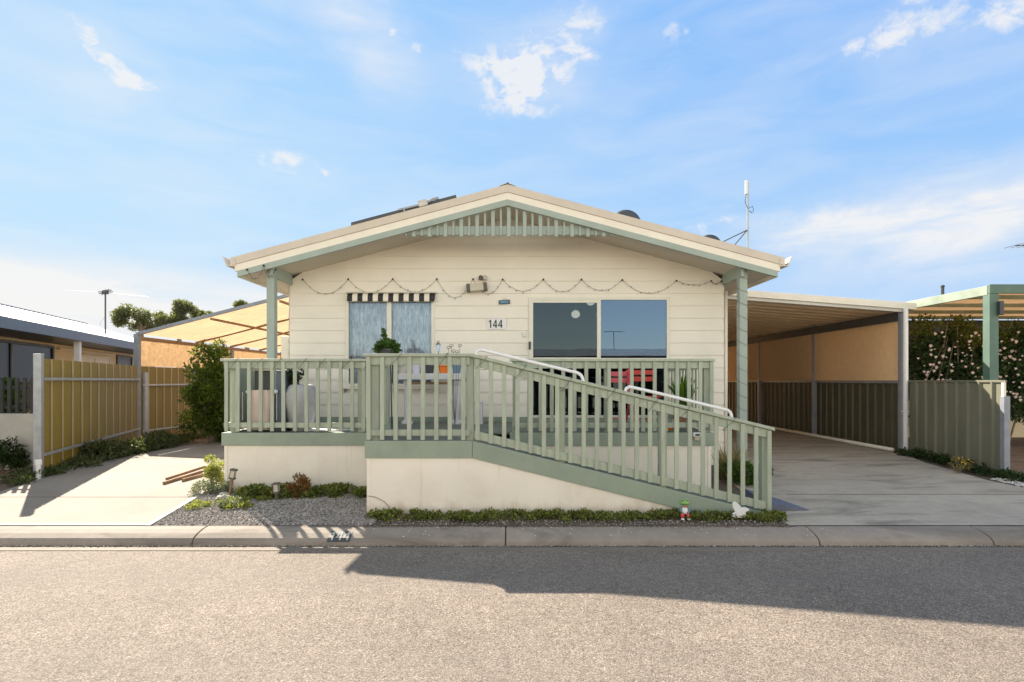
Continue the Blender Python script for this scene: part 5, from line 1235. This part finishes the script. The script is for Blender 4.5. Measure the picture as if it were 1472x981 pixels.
# tall shrub by canopy
c = P(302, 0, 12.6)
plant('tall_shrub', (c.x, 12.6, .24), clumps((c.x+.12, 12.6, 1.2), (.54, .55, 1.0), 60, .22, 31, .3, .5)+[(c.x-.1, 12.5, 2.3, .25, .25, .18, .2), (c.x+.25, 12.5, 2.15, .2, .2, .2, .2)]+[(c.x+math.cos(k)*.45, 12.45+.2*math.sin(3*k), 1.5+.9*math.sin(k*1.7)*.9, .16, .16, .22, .12) for k in range(14)], 10500, .12, .034, 'leaf_tall', 'tall leafy green shrub between the olive fence and deck corner', stems=10, seed=31, stem_r=.02)
# corner shrub pale green
c = P(306, 0, 7.75)
plant('pale_shrub', (c.x, 7.75, g(7.75)), clumps((c.x, 7.75, g(7.75)+.23), (.19, .2, .2), 14, .08, 41, g(7.75)), 2600, .035, .014, 'leaf_olive', 'rounded yellow green shrub at the left corner of the deck', stems=8, seed=41, stem_r=.005)
c = P(292, 0, 7.3)
plant('grey_shrub', (c.x, 7.35, g(7.35)), clumps((c.x+.1, 7.35, g(7.35)+.08), (.3, .2, .08), 14, .06, 42, g(7.3)), 1800, .03, .013, 'leaf_grey', 'low grey green straggly shrub spilling onto the left driveway edge', stems=6, seed=42, stem_r=.004)
c = P(430, 0, 7.15)
plant('brown_shrub', (c.x, 7.15, g(7.15)), clumps((c.x, 7.15, g(7.15)+.15), (.1, .1, .14), 9, .05, 43, g(7.15)), 900, .04, .014, 'leaf_brown', 'small rusty brown shrub in front of the left deck skirt', stems=14, seed=43, stem_r=.004, up=.9)
c = P(352, 0, 6.75)
plant('silver_plant', (P(352-20, 0, 6.6).x, 6.62, g(6.6)), clumps((P(333, 0, 6.6).x, 6.62, g(6.6)+.05), (.16, .1, .05), 9, .05, 44, g(6.6)), 900, .03, .014, 'leaf_grey', 'low silvery plant spreading over sunlit gravel beside the driveway edge', stems=4, seed=44, stem_r=.003)
rr = random.Random(5)
def carpet(name, pts, n, L, W, mat, label, seed, hh=.035):
    cl = [(x, y, g(y)+hh*rr.uniform(.6, 1.3), r, r, hh, r*r) for x, y, r in pts]
    o = leafmesh(cl, n, L, W, seed, .5).build(name, mat); return tag(o, label, 'ground cover', kind='stuff')
pts = []
x = LX1+.15
while x < 3.05: pts.append((x+rr.uniform(-.05, .05), 6.2+rr.uniform(-.12, .13), rr.uniform(.04, .11))); x += .04
carpet('ground_cover', pts, 9500, .032, .02, 'leaf_ground', 'strip of leafy green ground cover between the ramp skirt and kerb', 51, .032)
pts = [(rr.uniform(-3.5, -1.8), 7.25+rr.uniform(-.14, .16), rr.uniform(.07, .14)) for _ in range(44)]
carpet('ground_cover', pts, 4600, .042, .03, 'leaf_ground', 'green leafy ground cover along the foot of the left deck skirt', 52, .06)
pts = [(rr.uniform(-3.85, -3.1), 6.75+rr.uniform(-.25, .35), rr.uniform(.04, .09)) for _ in range(26)]
carpet('ground_cover', pts, 1800, .028, .02, 'leaf_olive', 'patches of yellow green ground cover on gravel beside the left driveway', 53, .03)
pts = []
for i in range(120):
    u = rr.random(); p = Vector((-7.05, 7.9)).lerp(Vector((-7.7, 13.8)), u); pts.append((p.x+rr.uniform(-.35, .2), p.y, rr.uniform(.06, .2)))
carpet('weeds', pts, 7500, .06, .025, 'leaf_weed', 'weedy plants along the foot of the olive fence', 54, .055)
pts = [(-7.5+rr.uniform(-.3, .3), 11.0+rr.uniform(-1, 1.4), rr.uniform(.2, .35)) for _ in range(12)]
carpet('weeds', pts, 3800, .08, .03, 'leaf_weed', 'taller clump of dark weeds in front of the middle of the olive fence', 55, .15)
pts = [(7.2+rr.uniform(-.15, .2)+(.25 if rr.random() < .5 else .2), rr.uniform(7.9, 10.6), rr.uniform(.06, .14)) for _ in range(50)]
carpet('weeds', pts, 3500, .05, .022, 'leaf_dark', 'sparse weeds along the foot of the right metal fence', 56, .07)
# plants behind ramp at right
c = P(1050, 0, 8.3)
m_ = MB(); t = thing('grass_clump', (c.x, 8.3, g(8.3)), 'tall half dry grassy clump seen through the lower ramp pickets', 'plant')
for i in range(160):
    a_ = rr.uniform(0, 2*PI); ln = rr.uniform(.35, .75); sp = rr.uniform(.05, .45); w_ = .008; p0 = Vector((c.x+.16*math.cos(a_)*rr.random(), 8.3+.2*math.sin(a_), g(8.3)))
    d_ = Vector((math.cos(a_), math.sin(a_), 0)); sd = Vector((-math.sin(a_), math.cos(a_), 0)); vs = []
    for k in range(5):
        u = k/4; q = p0+d_*(sp*ln*u)+Vector((0, 0, ln*(u-.25*u*u))); ww = w_*(1-u**2)+.001; vs += [q-sd*ww, q+sd*ww]
    m_.add(vs, [(2*k, 2*k+1, 2*k+3, 2*k+2) for k in range(4)])
m_.build('foliage', 'leaf_dry', t)
c = P(1078, 0, 8.0)
plant('low_shrub', (c.x, 8.0, g(8)), clumps((c.x-.05, 8.0, g(8)+.16), (.26, .3, .14), 14, .1, 47, g(8)), 2600, .05, .022, 'leaf_mid', 'low dark green shrub at the foot of the right verandah post', seed=47)
# rose bush
rc = []
for i in range(110):
    x = rr.uniform(8.3, 13.0); z = rr.uniform(.8, 1.5) if i % 3 == 0 else rr.uniform(1.4, 2.5); rc.append((x, 11.5+rr.uniform(-.35, .5), z, .32, .35, .28, 1))
t = thing('rose_bush', (10.5, 11.5, .24), 'large flowering rose bush with pale pink blooms behind the right fence', 'bush')
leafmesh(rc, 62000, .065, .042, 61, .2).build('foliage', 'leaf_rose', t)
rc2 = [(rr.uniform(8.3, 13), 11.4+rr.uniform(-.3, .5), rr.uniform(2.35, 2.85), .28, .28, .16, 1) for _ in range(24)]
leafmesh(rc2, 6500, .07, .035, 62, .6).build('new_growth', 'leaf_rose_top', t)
m_ = MB(); rg = random.Random(9)
for i in range(440):
    x = rg.uniform(8.0, 13.0); z = rg.uniform(1.0, 2.6); z = 1.0+(z-1.0)**1.0
    y = 11.05-rg.uniform(.0, .3); r_ = rg.uniform(.012, .036)
    for k in range(9):
        a_ = k*2.4; tl = .35 if k < 5 else 1.1; d_ = Vector((math.cos(a_), -tl, math.sin(a_))).normalized()*r_*(1 if k < 5 else .7); s_ = Vector((-math.sin(a_), 0, math.cos(a_)))*r_*.55
        q = Vector((x, y-.004*k, z)); m_.add([q, q+d_*.6+s_, q+d_, q+d_*.6-s_], [(0, 1, 2, 3)])
m_.build('blooms', 'petal', t)
m_ = MB()
for i in range(16):
    x = rg.uniform(8.3, 12.3); m_.tube([(x, 11.5, .2), (x+rg.uniform(-.3, .3), 11.4, 1.5), (x+rg.uniform(-.5, .5), 11.2, rg.uniform(2.4, 2.95))], [.02, .014, .006], 5)
m_.build('stem', 'bark', t)
c = P(1374, 0, 8.7); t = plant('yellow_flowers', (7.05, 8.75, g(8.75)), clumps((7.02, 8.72, g(8.7)+.13), (.12, .14, .11), 9, .05, 71, g(8.7)), 420, .035, .012, 'leaf_dry', 'small plant with yellow flowers at the foot of the right fence', seed=71, up=.8)
m_ = MB()
for i in range(26):
    q = Vector((7.02+rg.uniform(-.14, .14), 8.70+rg.uniform(-.14, .1), g(8.7)+rg.uniform(.08, .27)))
    for k in range(5):
        a_ = k*2*PI/5; d_ = Vector((math.cos(a_), -.3, math.sin(a_)))*.010; s_ = Vector((-math.sin(a_), 0, math.cos(a_)))*.006; m_.add([q, q+d_*.6+s_, q+d_, q+d_*.6-s_], [(0, 1, 2, 3)])
m_.build('flowers', 'petal_yellow', t)
# far left shrubs in neighbour's garden
c = (-7.95, 8.72)
plant('dark_shrub', (c[0], c[1], .2), clumps((c[0], c[1], .42), (.22, .2, .24), 12, .11, 81, .2), 1200, .08, .02, 'leaf_dark', 'dark spiky shrub in front of the low pale wall at far left', seed=81)
plant('garden_shrub', (-8.6, 9.5, .2), clumps((-8.6, 9.5, 1.35), (.5, .2, .32), 14, .15, 82, .9), 3200, .06, .03, 'leaf_mid', 'sunlit green shrub behind the dark picket fence at far left', seed=82)
# =================================================================== GRAVEL, LITTER
def stones(name, n, area, mat, label, s0, s1, seed, zfn=None):
    rg = np.random.default_rng(seed); base = np.array([(1, 0, 0), (0, 1, 0), (-1, 0, 0), (0, -1, 0), (0, 0, .7), (0, 0, -.7)], float)
    fc = [(0, 1, 4), (1, 2, 4), (2, 3, 4), (3, 0, 4), (1, 0, 5), (2, 1, 5), (3, 2, 5), (0, 3, 5)]
    mb = MB(); cnt = 0
    while cnt < n:
        x, y = area(rg)
        s = rg.uniform(s0, s1); th_ = rg.uniform(0, PI); c_, s_ = math.cos(th_), math.sin(th_)
        b = base*(s*(.6+.8*rg.random((6, 1)))); bx = b[:, 0]*c_-b[:, 1]*s_; by = b[:, 0]*s_+b[:, 1]*c_
        z = (zfn(y) if zfn else g(y)+.006)+s*.25
        mb.add([(x+bx[k], y+by[k], z+b[k, 2]) for k in range(6)], fc); cnt += 1
    return tag(mb.build(name, mat), label, 'gravel', kind='stuff')
def a1(rg):
    while True:
        x, y = rg.uniform(-4.1, -1.5), rg.uniform(5.93, 7.45)
        if x > -3.84-.165*(y-5.9): return x, y
stones('gravel', 15000, a1, 'stone_chip', 'grey gravel covering the bed between left driveway and ramp', .006, .016, 91)
stones('kerb_grit', 650, lambda r: (r.uniform(-5.5, 5.5), 5.585-abs(r.normal(0, .02))), 'lime_stone', 'light grit collected along the kerb gutter', .003, .008, 92, lambda y: .0)
stones('gutter_dirt', 2600, lambda r: (r.uniform(-7, 9), 5.588-abs(r.normal(0, .014))), 'dirt', 'dark soil and leaf crumbs along the foot of the kerb', .004, .010, 96, lambda y: -.004)
stones('kerb_top_dirt', 1500, lambda r: (r.uniform(-1.7, 3.0), 5.90-abs(r.normal(0, .02))), 'dirt', 'soil crumbs spilling from the ramp bed over the kerb edge', .004, .009, 97, lambda y: .116)
stones('bed_litter', 900, lambda r: (r.uniform(-1.6, 3.0), r.uniform(5.92, 6.12)), 'stone_chip', 'scattered small stones at the kerb edge of the ramp bed', .004, .011, 93)
stones('kerb_litter', 70, lambda r: (r.uniform(-3, 3.5), r.uniform(5.66, 5.86)), 'white_paint', 'scattered fallen petals and chips on top of the kerb', .004, .008, 94, lambda y: kerbz(y))
stones('right_gravel', 1600, lambda r: (r.uniform(7.1, 8.3), r.uniform(7.2, 8.3)), 'lime_stone', 'loose pale gravel beyond the end post of the right fence', .01, .03, 95)
m_ = MB()
c = P(310, 716, 6.95)
rk = [(-3.62, 6.98, .10), (-3.45, 7.18, .09), (-3.75, 7.25, .07)]
for i, (x, y, r_) in enumerate(rk):
    m_ = MB(); m_.ball((x, y, g(y)+r_*.25), r_, r_*.8, r_*.55, 12, 8, .25, random.Random(i)); tag(m_.build('garden_rock', 'rock', smooth=False, origin=(x, y, g(y))), ['largest pale rock at the driveway edge of the gravel bed', 'middle sized pale rock close to the leaning solar light', 'smallest pale rock beside the grey green shrub'][i], 'rock', 'rocks in the gravel bed')
# =================================================================== ACROSS THE STREET (seen in the window reflections)
op = thing('house_opposite', (0, -7, .08), 'low house across the street, visible as a reflection in the sliding door', 'house')
m_ = MB(); m_.box(-11, 11, -15, -8, .0, 2.75); m_.build('wall', 'neighbour_wall', op)
m_ = MB(); m_.prism_x([(-7.0, 2.8), (-7.0, 2.95), (-9.8, 3.28), (-15, 2.95), (-15, 2.8)], -12, 12); m_.build('roof', 'cream_trim', op, auto=True)
for xa in (-7, -2.4, 2.2, 6.4):
    m_ = MB(); m_.box(xa, xa+2, -7.99, -7.95, .9, 2.2); m_.build('window', 'window_frame_dark', op)
yagi((5.15, -9.2, 3.1), (5.15, -9.2, 4.1), 'aerial on the roof of the house across the street', 1.0, .1)
for o in list(bpy.data.objects):
    if '_o' in o: del o['_o']
